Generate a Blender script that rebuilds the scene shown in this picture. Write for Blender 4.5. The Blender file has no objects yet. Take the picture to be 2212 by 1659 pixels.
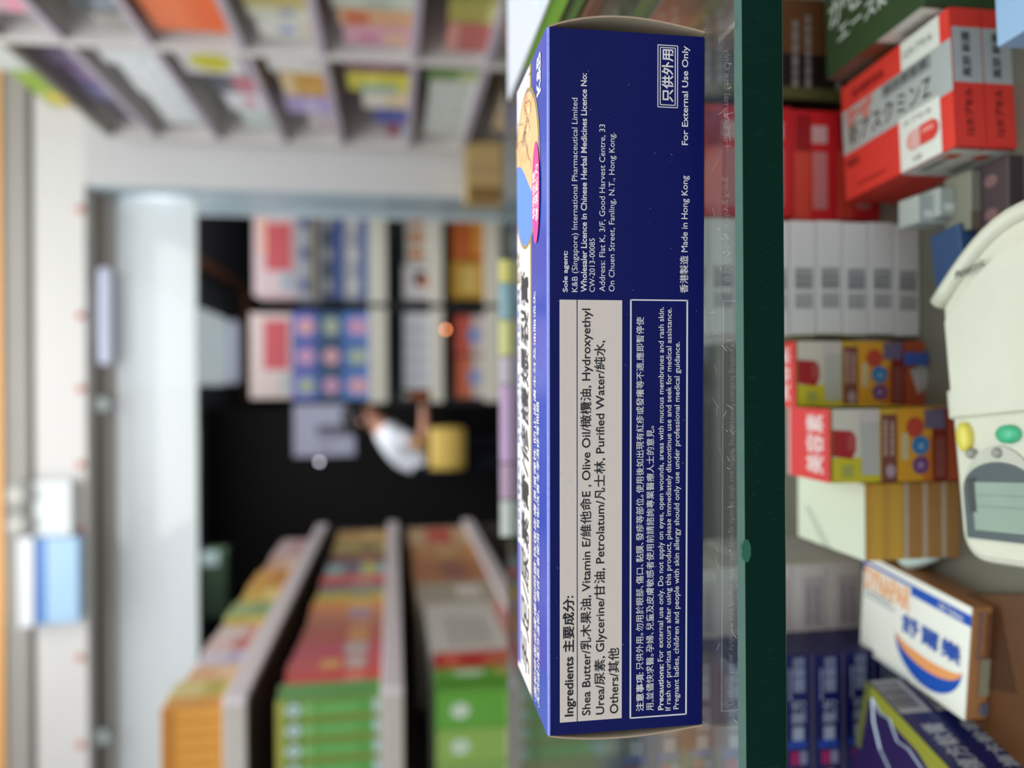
import bpy, bmesh, math, random
from mathutils import Vector, Matrix

random.seed(7)
SC = bpy.context.scene
COL = SC.collection
V = Vector

# ------------------------------------------------------------------ camera, world, lights, exposure
ZC = 1.0786                      # lens height above the shop floor
PITCH, ROLL = math.radians(8.76), math.radians(0.35)
F = 1661.0                       # focal length in pixels of a 2212 x 1659 frame
_r0 = V((1, 0, 0)); _u0 = V((0, math.sin(PITCH), math.cos(PITCH)))
FWD = V((0, math.cos(PITCH), -math.sin(PITCH)))
UP = _u0 * math.cos(ROLL) + _r0 * math.sin(ROLL)
RT = _r0 * math.cos(ROLL) - _u0 * math.sin(ROLL)
EYE = V((0, 0, ZC))

cam = bpy.data.cameras.new('camera')
cam.sensor_fit = 'HORIZONTAL'; cam.sensor_width = 36.0
cam.lens = 36.0 * F / 2212.0
cam.clip_start = 0.01; cam.clip_end = 60
cam.dof.use_dof = True
cam.dof.focus_distance = 0.185
cam.dof.aperture_fstop = 7.0
co = bpy.data.objects.new('camera', cam); COL.objects.link(co)
cx, cy, cz = -UP, RT, -FWD       # the phone was held on its side: picture left is up in the shop
co.matrix_world = Matrix(((cx.x, cy.x, cz.x, EYE.x), (cx.y, cy.y, cz.y, EYE.y), (cx.z, cy.z, cz.z, EYE.z), (0, 0, 0, 1)))
SC.camera = co

w = bpy.data.worlds.new('world'); SC.world = w; w.use_nodes = True
w.node_tree.nodes['Background'].inputs[0].default_value = (0.80, 0.88, 1.0, 1)
w.node_tree.nodes['Background'].inputs[1].default_value = 1.0

def area(name, loc, size, power, color=(1, 1, 1), rot=(0, 0, 0)):
    l = bpy.data.lights.new(name, 'AREA'); l.shape = 'RECTANGLE'
    l.size, l.size_y = size; l.energy = power; l.color = color
    o = bpy.data.objects.new(name, l); COL.objects.link(o)
    o.location = loc; o.rotation_euler = rot
    return o
area('shop_ceiling_light', (-0.1, 0.95, 2.72), (1.7, 2.0), 46, (0.97, 0.99, 1.0))
area('shop_front_light', (0.0, -0.75, 2.6), (2.0, 0.9), 22, (1.0, 0.97, 0.93))
area('back_room_rack_fill', (0.35, 2.95, 2.34), (1.0, 0.5), 16, (0.93, 0.96, 1.0))  # unseen fill added to light the rack cartons
area('back_room_far_fill', (-0.3, 4.3, 2.30), (0.8, 0.5), 26, (0.93, 0.96, 1.0))  # unseen fill, raised to brighten the person's shirt
pl = bpy.data.lights.new('back_room_point_fill', 'POINT'); pl.energy = 14; pl.shadow_soft_size = 0.1  # unseen fill added behind the pier to lift the back room ceiling
po_ = bpy.data.objects.new('back_room_point_fill', pl); COL.objects.link(po_); po_.location = (1.35, 4.4, 1.7)

vs = SC.view_settings
vs.view_transform = 'Standard'; vs.look = 'None'; vs.gamma = 1.0; vs.exposure = 0.0
vs.use_curve_mapping = False

# ------------------------------------------------------------------ helpers
def ray(x, y):
    """direction through photograph pixel (x, y)"""
    return (FWD + RT * ((829.5 - y) / F) + UP * ((1106.0 - x) / F)).normalized()
def at_y(x, y, Y):
    d = ray(x, y); return EYE + d * (Y / d.y)
def at_z(x, y, Z):
    d = ray(x, y); return EYE + d * ((Z - ZC) / d.z)
def at_x(x, y, X):
    d = ray(x, y); return EYE + d * (X / d.x)
def at_plane(x, y, p, n):
    d = ray(x, y); return EYE + d * ((p - EYE).dot(n) / d.dot(n))

def lin(c):
    return tuple((v / 255 / 12.92) if v / 255 <= 0.04045 else ((v / 255 + 0.055) / 1.055) ** 2.4 for v in c)
_M = {}
def M(c, rough=0.5, spec=0.4, metal=0.0, coat=0.0, vary=0.06, emit=0.0, bump=0.0, scale=60.0):
    """procedural coloured surface: slight tone variation and optional fine relief"""
    key = (tuple(c), rough, spec, metal, coat, vary, emit, bump, scale)
    if key in _M: return _M[key]
    m = bpy.data.materials.new('mat_%d_%d_%d' % tuple(int(v) for v in c)); m.use_nodes = True
    nt = m.node_tree; b = nt.nodes['Principled BSDF']
    r, g, bl = lin(c)
    b.inputs['Base Color'].default_value = (r, g, bl, 1)
    b.inputs['Roughness'].default_value = rough
    b.inputs['Specular IOR Level'].default_value = spec
    b.inputs['Metallic'].default_value = metal
    b.inputs['Coat Weight'].default_value = coat
    b.inputs['Coat Roughness'].default_value = 0.12
    if emit:
        b.inputs['Emission Color'].default_value = (r, g, bl, 1)
        b.inputs['Emission Strength'].default_value = emit
    if vary or bump:
        tc = nt.nodes.new('ShaderNodeTexCoord'); nz = nt.nodes.new('ShaderNodeTexNoise')
        nz.inputs['Scale'].default_value = scale; nz.inputs['Detail'].default_value = 4
        nt.links.new(tc.outputs['Object'], nz.inputs['Vector'])
        if vary:
            mx = nt.nodes.new('ShaderNodeMix'); mx.data_type = 'RGBA'
            mx.inputs[6].default_value = (r * (1 - vary), g * (1 - vary), bl * (1 - vary), 1)
            mx.inputs[7].default_value = (min(1, r * (1 + vary)), min(1, g * (1 + vary)), min(1, bl * (1 + vary)), 1)
            nt.links.new(nz.outputs['Fac'], mx.inputs[0]); nt.links.new(mx.outputs[2], b.inputs['Base Color'])
        if bump:
            bp = nt.nodes.new('ShaderNodeBump'); bp.inputs['Strength'].default_value = bump
            bp.inputs['Distance'].default_value = 0.0005
            nt.links.new(nz.outputs['Fac'], bp.inputs['Height']); nt.links.new(bp.outputs['Normal'], b.inputs['Normal'])
    _M[key] = m
    return m
def P(c): return M(c, 0.42, 0.45, vary=0.03)                 # printed card
def INK(c): return M(c, 0.38, 0.4, vary=0.0)                  # flat print

def thin_glass(name, tint, ior, milky=0.0, milk=(1, 1, 1)):
    m = bpy.data.materials.new(name); m.use_nodes = True
    nt = m.node_tree; nt.nodes.clear()
    out = nt.nodes.new('ShaderNodeOutputMaterial'); mix = nt.nodes.new('ShaderNodeMixShader')
    tr = nt.nodes.new('ShaderNodeBsdfTransparent'); gl = nt.nodes.new('ShaderNodeBsdfGlossy')
    fr = nt.nodes.new('ShaderNodeFresnel'); ge_ = nt.nodes.new('ShaderNodeNewGeometry'); mr = nt.nodes.new('ShaderNodeMapRange')
    mr.inputs['To Min'].default_value = ior; mr.inputs['To Max'].default_value = 1.0 / ior     # same reflectance from either side of the sheet
    nt.links.new(ge_.outputs['Backfacing'], mr.inputs['Value']); nt.links.new(mr.outputs[0], fr.inputs['IOR'])
    tr.inputs[0].default_value = (*tint, 1); gl.inputs['Roughness'].default_value = 0.015
    nt.links.new(fr.outputs[0], mix.inputs[0]); nt.links.new(gl.outputs[0], mix.inputs[2])
    if milky:
        df = nt.nodes.new('ShaderNodeBsdfDiffuse'); df.inputs[0].default_value = (*milk, 1)
        m2 = nt.nodes.new('ShaderNodeMixShader'); m2.inputs[0].default_value = milky
        nt.links.new(tr.outputs[0], m2.inputs[1]); nt.links.new(df.outputs[0], m2.inputs[2])
        nt.links.new(m2.outputs[0], mix.inputs[1])
    else:
        nt.links.new(tr.outputs[0], mix.inputs[1])
    nt.links.new(mix.outputs[0], out.inputs[0])
    return m

_font_cache = {}
def text_geo(body, bold=0.0, shear=0.0, res=3):
    key = (body, bold, shear, res)
    if key not in _font_cache:
        c = bpy.data.curves.new('lettering', 'FONT'); c.body = body
        c.offset = bold; c.shear = shear; c.resolution_u = res
        o = bpy.data.objects.new('lettering', c); COL.objects.link(o)
        dg = bpy.context.evaluated_depsgraph_get()
        me = bpy.data.meshes.new_from_object(o.evaluated_get(dg))
        vv = [tuple(v.co) for v in me.vertices]; ff = [tuple(p.vertices) for p in me.polygons]
        bpy.data.objects.remove(o); bpy.data.curves.remove(c); bpy.data.meshes.remove(me)
        _font_cache[key] = (vv, ff)
    return _font_cache[key]

class MB:
    """collects shapes for one mesh object"""
    def __init__(self): self.v, self.f, self.mi, self.m = [], [], [], []
    def slot(self, m):
        if m not in self.m: self.m.append(m)
        return self.m.index(m)
    def add(self, vs_, fs_, m):
        o = len(self.v); self.v += [tuple(p) for p in vs_]; s = self.slot(m)
        for f in fs_: self.f.append(tuple(i + o for i in f)); self.mi.append(s)
    def quad(self, a, b, c, d, m): self.add([a, b, c, d], [(0, 1, 2, 3)], m)
    def poly(self, pts, m): self.add(pts, [tuple(range(len(pts)))], m)
    def box(self, lo, hi, m, bev=0.0):
        if not bev:
            x0, y0, z0 = lo; x1, y1, z1 = hi
            self.add([(x0, y0, z0), (x1, y0, z0), (x1, y1, z0), (x0, y1, z0), (x0, y0, z1), (x1, y0, z1), (x1, y1, z1), (x0, y1, z1)],
                     [(0, 3, 2, 1), (4, 5, 6, 7), (0, 1, 5, 4), (1, 2, 6, 5), (2, 3, 7, 6), (3, 0, 4, 7)], m); return
        bm = bmesh.new(); bmesh.ops.create_cube(bm, size=1)
        for v in bm.verts:
            v.co = V([(lo[i] + hi[i]) / 2 + v.co[i] * (hi[i] - lo[i]) for i in range(3)])
        bmesh.ops.bevel(bm, geom=bm.edges[:], offset=bev, segments=2, profile=0.5, affect='EDGES')
        bm.verts.index_update()
        self.add([v.co for v in bm.verts], [[v.index for v in f.verts] for f in bm.faces], m); bm.free()
    def prism(self, outline, z0, z1, m, cap=None):
        n = len(outline); vs_ = [(x, y, z0) for x, y in outline] + [(x, y, z1) for x, y in outline]
        self.add(vs_, [(i, (i + 1) % n, n + (i + 1) % n, n + i) for i in range(n)], m)
        self.add([(x, y, z1) for x, y in outline], [tuple(range(n))], cap or m)
        self.add([(x, y, z0) for x, y in outline], [tuple(reversed(range(n)))], m)
    def loft(self, rings, m, caps=True):
        n = len(rings[0]); vs_ = [p for r in rings for p in r]; fs = []
        for k in range(len(rings) - 1):
            for i in range(n): fs.append((k * n + i, k * n + (i + 1) % n, (k + 1) * n + (i + 1) % n, (k + 1) * n + i))
        if caps: fs.append(tuple(reversed(range(n)))); fs.append(tuple((len(rings) - 1) * n + i for i in range(n)))
        self.add(vs_, fs, m)
    def lathe(self, prof, c, m, n=20, axis='z'):
        rings = []
        for r, h in prof:
            ring = []
            for i in range(n):
                a = 2 * math.pi * i / n; p = (r * math.cos(a), r * math.sin(a), h)
                if axis == 'x': p = (p[2], p[0], p[1])
                if axis == 'y': p = (p[1], p[2], p[0])
                ring.append((c[0] + p[0], c[1] + p[1], c[2] + p[2]))
            rings.append(ring)
        self.loft(rings, m)
    def tube(self, pts, r, m, n=10):
        rings = []
        pts = [V(p) for p in pts]
        for k, p in enumerate(pts):
            t = (pts[min(k + 1, len(pts) - 1)] - pts[max(k - 1, 0)]).normalized()
            a = t.orthogonal().normalized() if k == 0 else (a - t * a.dot(t)).normalized()
            b = t.cross(a)
            rr = r[k] if isinstance(r, (list, tuple)) else r
            rings.append([p + a * (rr * math.cos(2 * math.pi * i / n)) + b * (rr * math.sin(2 * math.pi * i / n)) for i in range(n)])
        self.loft(rings, m)
    def text(self, body, o, xd, yd, width, m, em=None, bold=0.0, shear=0.0, res=3):
        """lettering starting at o along xd; its height follows em, or the width when em is None"""
        cjk = any(ord(ch) > 0x2E80 for ch in body)      # dense characters are made heavier by overprinting, not by offsetting
        vv, ff = text_geo(body, 0.0 if cjk else bold, shear, res)
        if not vv: return
        x0 = min(p[0] for p in vv); x1 = max(p[0] for p in vv)
        sx = width / (x1 - x0); sy = em if em else sx
        r_ = 0.8 * bold if cjk and bold > 0 else 0.0
        nn = V(xd).cross(V(yd)).normalized() * 0.000006
        for kk, (dx, dy) in enumerate(((r_, 0), (-r_, r_), (-r_, -r_)) if r_ else ((0, 0),)):
            self.add([V(o) + nn * kk + V(xd) * ((p[0] + dx - x0) * sx) + V(yd) * ((p[1] + dy) * sy) for p in vv], ff, m)
    def build(self, name, parent=None, smooth=False):
        me = bpy.data.meshes.new(name); me.from_pydata(self.v, [], self.f)
        for m in self.m: me.materials.append(m)
        me.polygons.foreach_set('material_index', self.mi)
        if smooth:
            for p in me.polygons: p.use_smooth = True
        me.update()
        o = bpy.data.objects.new(name, me); COL.objects.link(o)
        if parent: o.parent = parent
        return o

def tag(o, label, cat=None, group=None, kind=None):
    if label: o['label'] = label
    if cat: o['category'] = cat
    if group: o['group'] = group
    if kind: o['kind'] = kind
    return o
def empty(name, loc=(0, 0, 0), rz=0.0):
    o = bpy.data.objects.new(name, None); COL.objects.link(o); o.location = loc; o.rotation_euler = (0, 0, rz)
    o.empty_display_size = 0.02
    return o
def struct(mb, name, label=None):
    o = mb.build(name); o['kind'] = 'structure'
    if label: o['label'] = label
    return o
def sbox(name, lo, hi, m, label=None, bev=0.0):
    b = MB(); b.box(lo, hi, m, bev); return struct(b, name, label)

# faces of a carton whose base centre is the origin: returns (corner, x-direction, y-direction, size-x, size-y, outward normal)
def face(sz, f):
    w_, d_, h_ = sz
    return {
        'front': (V((-w_/2, -d_/2, 0)), V((1, 0, 0)), V((0, 0, 1)), w_, h_, V((0, -1, 0))),
        'back': (V((w_/2, d_/2, 0)), V((-1, 0, 0)), V((0, 0, 1)), w_, h_, V((0, 1, 0))),
        'left': (V((-w_/2, d_/2, 0)), V((0, -1, 0)), V((0, 0, 1)), d_, h_, V((-1, 0, 0))),
        'right': (V((w_/2, -d_/2, 0)), V((0, 1, 0)), V((0, 0, 1)), d_, h_, V((1, 0, 0))),
        'top': (V((-w_/2, -d_/2, h_)), V((1, 0, 0)), V((0, 1, 0)), w_, d_, V((0, 0, 1))),
        # the top read by someone standing at the carton's left: text runs towards the camera
        'topL': (V((-w_/2, d_/2, h_)), V((0, -1, 0)), V((1, 0, 0)), d_, w_, V((0, 0, 1))),
    }[f]

def artwork(mb, sz, art, eps):
    k = 0
    for a in art:
        kind, f = a[0], a[1]
        o, xd, yd, sx, sy, n = face(sz, f); k += 1
        o = o + n * (eps * (1 + 0.5 * k))
        if kind == 'r':      # rectangle x0 y0 x1 y1 colour
            _, _, x0, y0, x1, y1, c = a
            mb.quad(o + xd*x0*sx + yd*y0*sy, o + xd*x1*sx + yd*y0*sy, o + xd*x1*sx + yd*y1*sy, o + xd*x0*sx + yd*y1*sy, INK(c))
        elif kind == 'c':    # ellipse cx cy rx ry colour (fractions of the face)
            _, _, cx_, cy_, rx, ry, c = a
            mb.poly([o + xd*(cx_ + rx*math.cos(t*math.pi/12))*sx + yd*(cy_ + ry*math.sin(t*math.pi/12))*sy for t in range(24)], INK(c))
        elif kind == 'p':    # polygon of fractional points, colour
            _, _, pts, c = a
            mb.poly([o + xd*x*sx + yd*y*sy for x, y in pts], INK(c))
        elif kind == 't':    # text x y width height-of-em colour
            _, _, body, x, y, wd, em, c, *opt = a
            opt = opt[0] if opt else {}
            mb.text(body, o + xd*x*sx + yd*y*sy, xd, yd, wd*sx, INK(c), em*sy, **opt)
        elif kind == 'bars':  # barcode x0 y0 x1 y1 colour
            _, _, x0, y0, x1, y1, c, along = a
            rnd = random.Random(5); t = 0.0
            while t < 0.97:
                wd = rnd.choice((0.02, 0.03, 0.045)); t2 = min(1, t + wd)
                if along == 'x':
                    xa, xb, ya, yb = x0 + (x1-x0)*t, x0 + (x1-x0)*t2, y0, y1
                else:
                    xa, xb, ya, yb = x0, x1, y0 + (y1-y0)*t, y0 + (y1-y0)*t2
                mb.quad(o + xd*xa*sx + yd*ya*sy, o + xd*xb*sx + yd*ya*sy, o + xd*xb*sx + yd*yb*sy, o + xd*xa*sx + yd*yb*sy, INK(c))
                t = t2 + rnd.choice((0.018, 0.03))
        elif kind == 'lines':  # rows of small print x0 y0 x1 y1 colour n
            _, _, x0, y0, x1, y1, c, n_ = a
            rnd = random.Random(int(x0*1000) + n_)
            for i in range(n_):
                ya = y1 - (y1 - y0) * (i + 0.25) / n_; yb = y1 - (y1 - y0) * (i + 0.7) / n_
                xe = x0 + (x1 - x0) * rnd.uniform(0.7, 1.0); x = x0
                while x < xe - 0.01:
                    wl = rnd.uniform(0.05, 0.16) * (x1 - x0); xb = min(xe, x + wl)
                    mb.quad(o + xd*x*sx + yd*yb*sy, o + xd*xb*sx + yd*yb*sy, o + xd*xb*sx + yd*ya*sy, o + xd*x*sx + yd*ya*sy, INK(c))
                    x = xb + 0.025 * (x1 - x0)

def carton(name, label, sz, loc, rz, c, art=(), cat='carton', group=None, bev=None, eps=None, flap='top', faces=None):
    """a folded card box: shell, tuck flap with its slit line, printed artwork"""
    w_, d_, h_ = sz; bev = bev or min(0.0012, 0.03 * min(sz)); eps = eps or max(0.00006, 0.002 * min(sz))
    root = empty(name, loc, rz); tag(root, label, cat, group)
    b = MB(); b.box((-w_/2, -d_/2, 0), (w_/2, d_/2, h_), P(c), bev); b.build('shell', root)
    dk = tuple(int(v * 0.93) for v in c); t = eps * 0.9
    b = MB()
    if flap == 'top':
        b.box((-w_*0.49, -d_*0.46, h_ - eps), (w_*0.49, d_*0.485, h_ + t), P(c), 0)
    elif flap == 'front':
        b.box((-w_*0.48, -d_/2 - t, h_*0.05), (w_*0.48, -d_/2 + eps, h_*0.93), P(c), 0)
    if flap: b.build('tuck_flap', root)
    if art:
        b = MB(); artwork(b, sz, art, eps * 1.2); b.build('printed_artwork', root)
    return root

def copy_tree(o, parent=None):
    c = o.copy(); COL.objects.link(c)
    if parent: c.parent = parent
    for ch in list(o.children): copy_tree(ch, c)
    return c

def ordn(i): return ['first', 'second', 'third', 'fourth', 'fifth', 'sixth', 'seventh', 'eighth', 'ninth', 'tenth', 'eleventh', 'twelfth', 'thirteenth', 'fourteenth'][i]

WHITE = (226, 225, 222)

# ------------------------------------------------------------------ the setting
WALLY = 2.40
def zw(v, Y=WALLY): return at_y(v, 829.5, Y).z
wallw = M((214, 211, 206), 0.6, 0.3, vary=0.03, scale=6)
shopgrey = M((168, 165, 158), 0.6, 0.3, vary=0.04, scale=6)
sbox('floor', (-3.2, -3.0, -0.05), (2.2, 7.6, 0.0), M((120, 116, 108), 0.4, 0.4, vary=0.12, scale=8), 'grey speckled shop floor')
sbox('ceiling_shop', (-2.2, -1.2, 2.80), (1.1, 2.36, 2.86), M((228, 228, 226), 0.7, 0.3, vary=0.02), 'white shop ceiling')
sbox('wall_right', (1.06, -1.2, 0.0), (1.12, 2.40, 2.80), wallw, 'pale wall behind the product rack')
sbox('wall_left', (-2.26, -1.2, 0.0), (-2.2, 2.36, 2.80), wallw, 'pale wall beyond the gondola shelves')
XJ = at_y(600, 412, WALLY).x
sbox('wall_back', (XJ, WALLY, 0.0), (1.58, 2.72, zw(185)), M((206, 206, 205), 0.55, 0.3, vary=0.03, scale=5), 'white pier beside the glazed opening')
sbox('trim_1', (-2.2, WALLY, zw(185)), (1.12, 2.46, zw(76)), M((222, 220, 216), 0.5, 0.3, vary=0.03, scale=5), 'long white header beam above the opening')
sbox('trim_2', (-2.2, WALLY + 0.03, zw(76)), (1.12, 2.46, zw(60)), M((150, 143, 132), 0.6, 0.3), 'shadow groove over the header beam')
sbox('trim_3', (-2.2, WALLY, zw(60)), (1.12, 2.46, zw(8)), shopgrey, 'grey fascia board over the header beam')
sbox('trim_4', (-2.2, WALLY - 0.012, zw(8)), (1.12, 2.46, zw(-30)), M((255, 190, 120), 0.5, 0.3), 'orange strip painting the warm glow at the very top')  # orange colour stands in for warm light above
sbox('wall_front_upper', (-2.2, WALLY, zw(-30)), (1.12, 2.46, 2.86), wallw)
b = MB(); b.box((XJ - 0.006, WALLY + 0.01, 0.0), (XJ, 2.70, zw(185)), M((160, 180, 188), 0.35, 0.4)); b.box((XJ - 0.016, 2.66, 0.0), (XJ - 0.006, 2.70, zw(243, 2.5)), M((196, 210, 214), 0.35, 0.4))
struct(b, 'trim_6', 'pale blue grey jamb lining of the glazed opening')
# track under the beam and the glass transom, its pale reflection painted in
trk = MB()
trk.box((-2.2, 2.48, zw(206, 2.48)), (XJ, 2.56, zw(185) + 0.02), M((160, 156, 148), 0.5, 0.3))
trk.box((-2.2, 2.475, zw(221, 2.48)), (XJ, 2.54, zw(206, 2.48)), M((98, 88, 76), 0.4, 0.4))
trk.box((-2.2, 2.48, zw(243, 2.48)), (XJ, 2.54, zw(221, 2.48)), M((160, 157, 150), 0.5, 0.3))
struct(trk, 'trim_5', 'grey sliding-door track with a dark brown slot')
TRZ0, TRZ1 = zw(421, 2.50), zw(243, 2.50)
tr = MB(); tr.box((-2.2, 2.50, TRZ0), (XJ - 0.017, 2.510, TRZ1), thin_glass('pale_reflection_glass', (0.82, 0.90, 0.89), 1.5, 0.68, (0.93, 0.96, 0.98)))  # white diffuse share stands in for the reflection of a bright wall
tro = struct(tr, 'window_1', 'glass transom with painted pale reflection hanging under the door track')
tr = MB(); tr.box((-2.2, 2.497, TRZ0 - 0.006), (XJ, 2.513, TRZ0), M((214, 226, 220), 0.2, 0.5)); tr.build('bottom_edge', tro)
# back room, its darkness painted into the wall colours
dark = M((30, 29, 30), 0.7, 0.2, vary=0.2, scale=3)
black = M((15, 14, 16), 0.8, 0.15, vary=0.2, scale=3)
ZCEIL = ZC + 1.30
sbox('ceiling_back_room', (-3.2, 2.56, ZCEIL), (1.6, 7.5, ZCEIL + 0.06), M((92, 95, 104), 0.7, 0.2), 'dark grey ceiling of the room behind')
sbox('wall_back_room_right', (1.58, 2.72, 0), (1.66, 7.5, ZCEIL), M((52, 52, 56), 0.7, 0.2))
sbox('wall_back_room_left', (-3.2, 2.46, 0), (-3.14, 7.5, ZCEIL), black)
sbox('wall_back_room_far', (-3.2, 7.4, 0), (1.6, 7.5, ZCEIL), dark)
sbox('wall_front_left', (-3.2, 2.38, 0), (-2.2, 2.46, 2.86), wallw)
xpart = at_y(700, 880, 5.6).x
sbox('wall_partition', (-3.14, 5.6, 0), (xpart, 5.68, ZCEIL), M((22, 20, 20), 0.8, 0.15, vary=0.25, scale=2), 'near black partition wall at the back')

# long white ceiling panel, its glow added, with a lavender tube lamp at each end
duct = empty('ceiling_panel', (0, 0, ZCEIL)); tag(duct, 'long white ceiling panel with an added glow running away behind the glass transom', 'lamp')
dn = at_z(272, 600, ZCEIL - 0.05); df = at_z(488, 690, ZCEIL - 0.05); dl = at_z(272, 832, ZCEIL - 0.05)
b = MB(); b.box((dl.x, dn.y, -0.05), (dn.x, df.y, 0.0), M((205, 218, 222), 0.4, 0.4, emit=0.5), 0.01); b.build('glowing_casing', duct)  # emission added to brighten the unlit underside of the casing
b = MB(); b.box((dl.x + 0.02, dn.y - 0.004, -0.056), (dn.x - 0.02, dn.y + 0.05, -0.044), M((226, 232, 232), 0.4)); b.build('end_lip', duct)
for i, (v0, v1, ya, yb, lbl) in enumerate(((212, 242, 578, 788, 'pale tube lamp at the near end of the white ceiling panel, against the door track'),
                                           (487, 518, 692, 830, 'pale tube lamp at the far end of the white ceiling panel, below the transom edge'))):
    Yt = at_z(v0 - 6, 700, ZCEIL).y if i else 2.455
    a0 = at_y((v0 + v1) / 2, ya, Yt); a1 = at_y((v0 + v1) / 2, yb, Yt)
    rr = (at_y(v0, ya, Yt).z - at_y(v1, ya, Yt).z) / 2
    t = empty('tube_lamp', (a0 + a1) / 2); tag(t, lbl, 'lamp', 'pale tube lamps by the light panel')
    hw = abs(a1.x - a0.x) / 2
    b = MB(); b.lathe([(rr * 0.5, -hw), (rr * 0.95, -hw + rr * 0.4), (rr, -hw + rr), (rr, hw - rr), (rr * 0.95, hw - rr * 0.4), (rr * 0.5, hw)], (0, 0, 0), M((212, 218, 240), 0.3, 0.4, emit=0.25), 20, 'x')
    b.build('tube', t, True)
    b = MB()
    top = (zw(185) + 0.02 - t.location.z) if i == 0 else (ZCEIL - t.location.z)
    for s in (-1, 1): b.box((s * hw * 0.8 - 0.01, -0.008, rr * 0.6), (s * hw * 0.8 + 0.01, 0.008, top), M((150, 152, 160), 0.4))
    b.build('bracket', t)
# copper pipe along the ceiling
zp = ZCEIL - 0.035
pts = [at_z(228, 432, zp), at_z(330, 498, zp), at_z(440, 572, zp), at_z(500, 606, zp), at_z(522, 618, zp), at_z(530, 640, zp), at_z(532, 700, zp), at_z(532, 800, zp), at_z(532, 868, zp)]
b = MB(); b.tube(pts, 0.034, M((176, 118, 88), 0.45, 0.5, vary=0.1), 12)
tag(b.build('copper_pipe', None, True), 'copper coloured pipe bending along the dark ceiling', 'pipe')

# fittings on the header beam
em = empty('emergency_light', (at_y(170, 1092, WALLY).x, WALLY, zw(168))); tag(em, 'white emergency light with two grey lamp heads on the header beam', 'lamp')
k = WALLY / F
b = MB(); b.box((-55*k, -0.045, 0), (55*k, 0, 72*k), M((228, 234, 234), 0.35), 0.006); b.build('housing', em)
for s in (-1, 1):
    b = MB(); b.lathe([(0.006, 0.0), (23*k, -0.01), (26*k, -0.03), (24*k, -0.052), (19*k, -0.055)], (s*29*k, -0.01, 92*k), M((168, 168, 164), 0.4), 20, 'y'); h = b.build('lamp_head', em, True)
    b = MB(); b.lathe([(0.004, -0.054), (15*k, -0.056), (13*k, -0.06), (0.004, -0.062)], (s*29*k, -0.01, 92*k), M((206, 204, 196), 0.2), 16, 'y'); b.build('lens', h, True)
b = MB(); b.lathe([(0.004, -0.044), (0.007, -0.045), (0.006, -0.05), (0.003, -0.051)], (0.02, 0, 30*k), M((250, 252, 250), 0.2), 12, 'y'); b.build('indicator', em, True)
sg = empty('fire_sign', (at_y(180, 1243, WALLY).x, WALLY, zw(186))); tag(sg, 'pale blue illuminated box sign with white top on the header beam', 'sign')
b = MB(); b.box((-88*k, -0.06, 82*k), (88*k, 0, 110*k), M((236, 240, 244), 0.3), 0.005); b.build('top_housing', sg)
b = MB(); b.box((-84*k, -0.05, 3*k), (84*k, 0, 81*k), M((176, 212, 244), 0.3), 0.004); b.build('panel', sg)
b = MB(); b.box((-83*k, -0.053, 64*k), (83*k, -0.049, 79*k), M((88, 142, 214), 0.3)); b.build('blue_band', sg)
for i, yy in enumerate((452, 682, 840, 1004, 1146, 1420, 1608)):
    p = at_y(174, yy, WALLY)
    b = MB(); b.lathe([(0.011, -0.001), (0.011, -0.004), (0.006, -0.007), (0.002, -0.008)], (0, 0, 0), M((214, 120, 104), 0.4), 14, 'y')
    o = b.build('cable_clip', None, True); o.location = (p.x, WALLY - 0.001 + 0.001, p.z)
    tag(o, 'small red clip on the header beam, %s from the white pier' % ordn(i), 'clip', 'red clips along the beam')
for yy, lb in ((873, 'clear plastic hook on the door track beside the near tube lamp'), (1588, 'clear plastic hook on the door track above the gondola shelves')):
    p = at_y(222, yy, 2.47)
    b = MB(); b.box((-0.022, -0.02, -0.018), (0.022, 0.004, 0.016), M((206, 220, 218), 0.15, 0.6), 0.006); b.tube([(0, -0.014, -0.012), (0, -0.03, -0.02), (0, -0.03, -0.034), (0, -0.018, -0.036)], 0.004, M((206, 220, 218), 0.15, 0.6), 8)
    o = b.build('plastic_hook', None, True); o.location = (p.x, 2.471, p.z); tag(o, lb, 'hook', 'plastic hooks on the track')

# ------------------------------------------------------------------ counter
D = 0.18
ZG = at_y(1523, 829.5, D).z               # top of the counter glass
YG0 = at_z(1592, 829.5, ZG).y             # its front edge
ZGB = at_y(1699, 829.5, YG0 + 0.0002).z   # its underside
ZSH = ZC - 0.2225                         # the display shelf inside
YG1 = 0.52
counter = empty('display_counter', (0.05, 0.34, 0)); tag(counter, 'glass topped shop display counter with a thick dark green glass edge', 'counter')
def cbox(name, lo, hi, m, par=counter, bev=0.0):
    b = MB(); c0 = V((0.05, 0.34, 0)); b.box(V(lo) - c0, V(hi) - c0, m, bev); return b.build(name, par)
CG = thin_glass('counter_glass', (0.92, 0.97, 0.94), 1.8, 0.022, (0.72, 0.80, 0.75))
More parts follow.
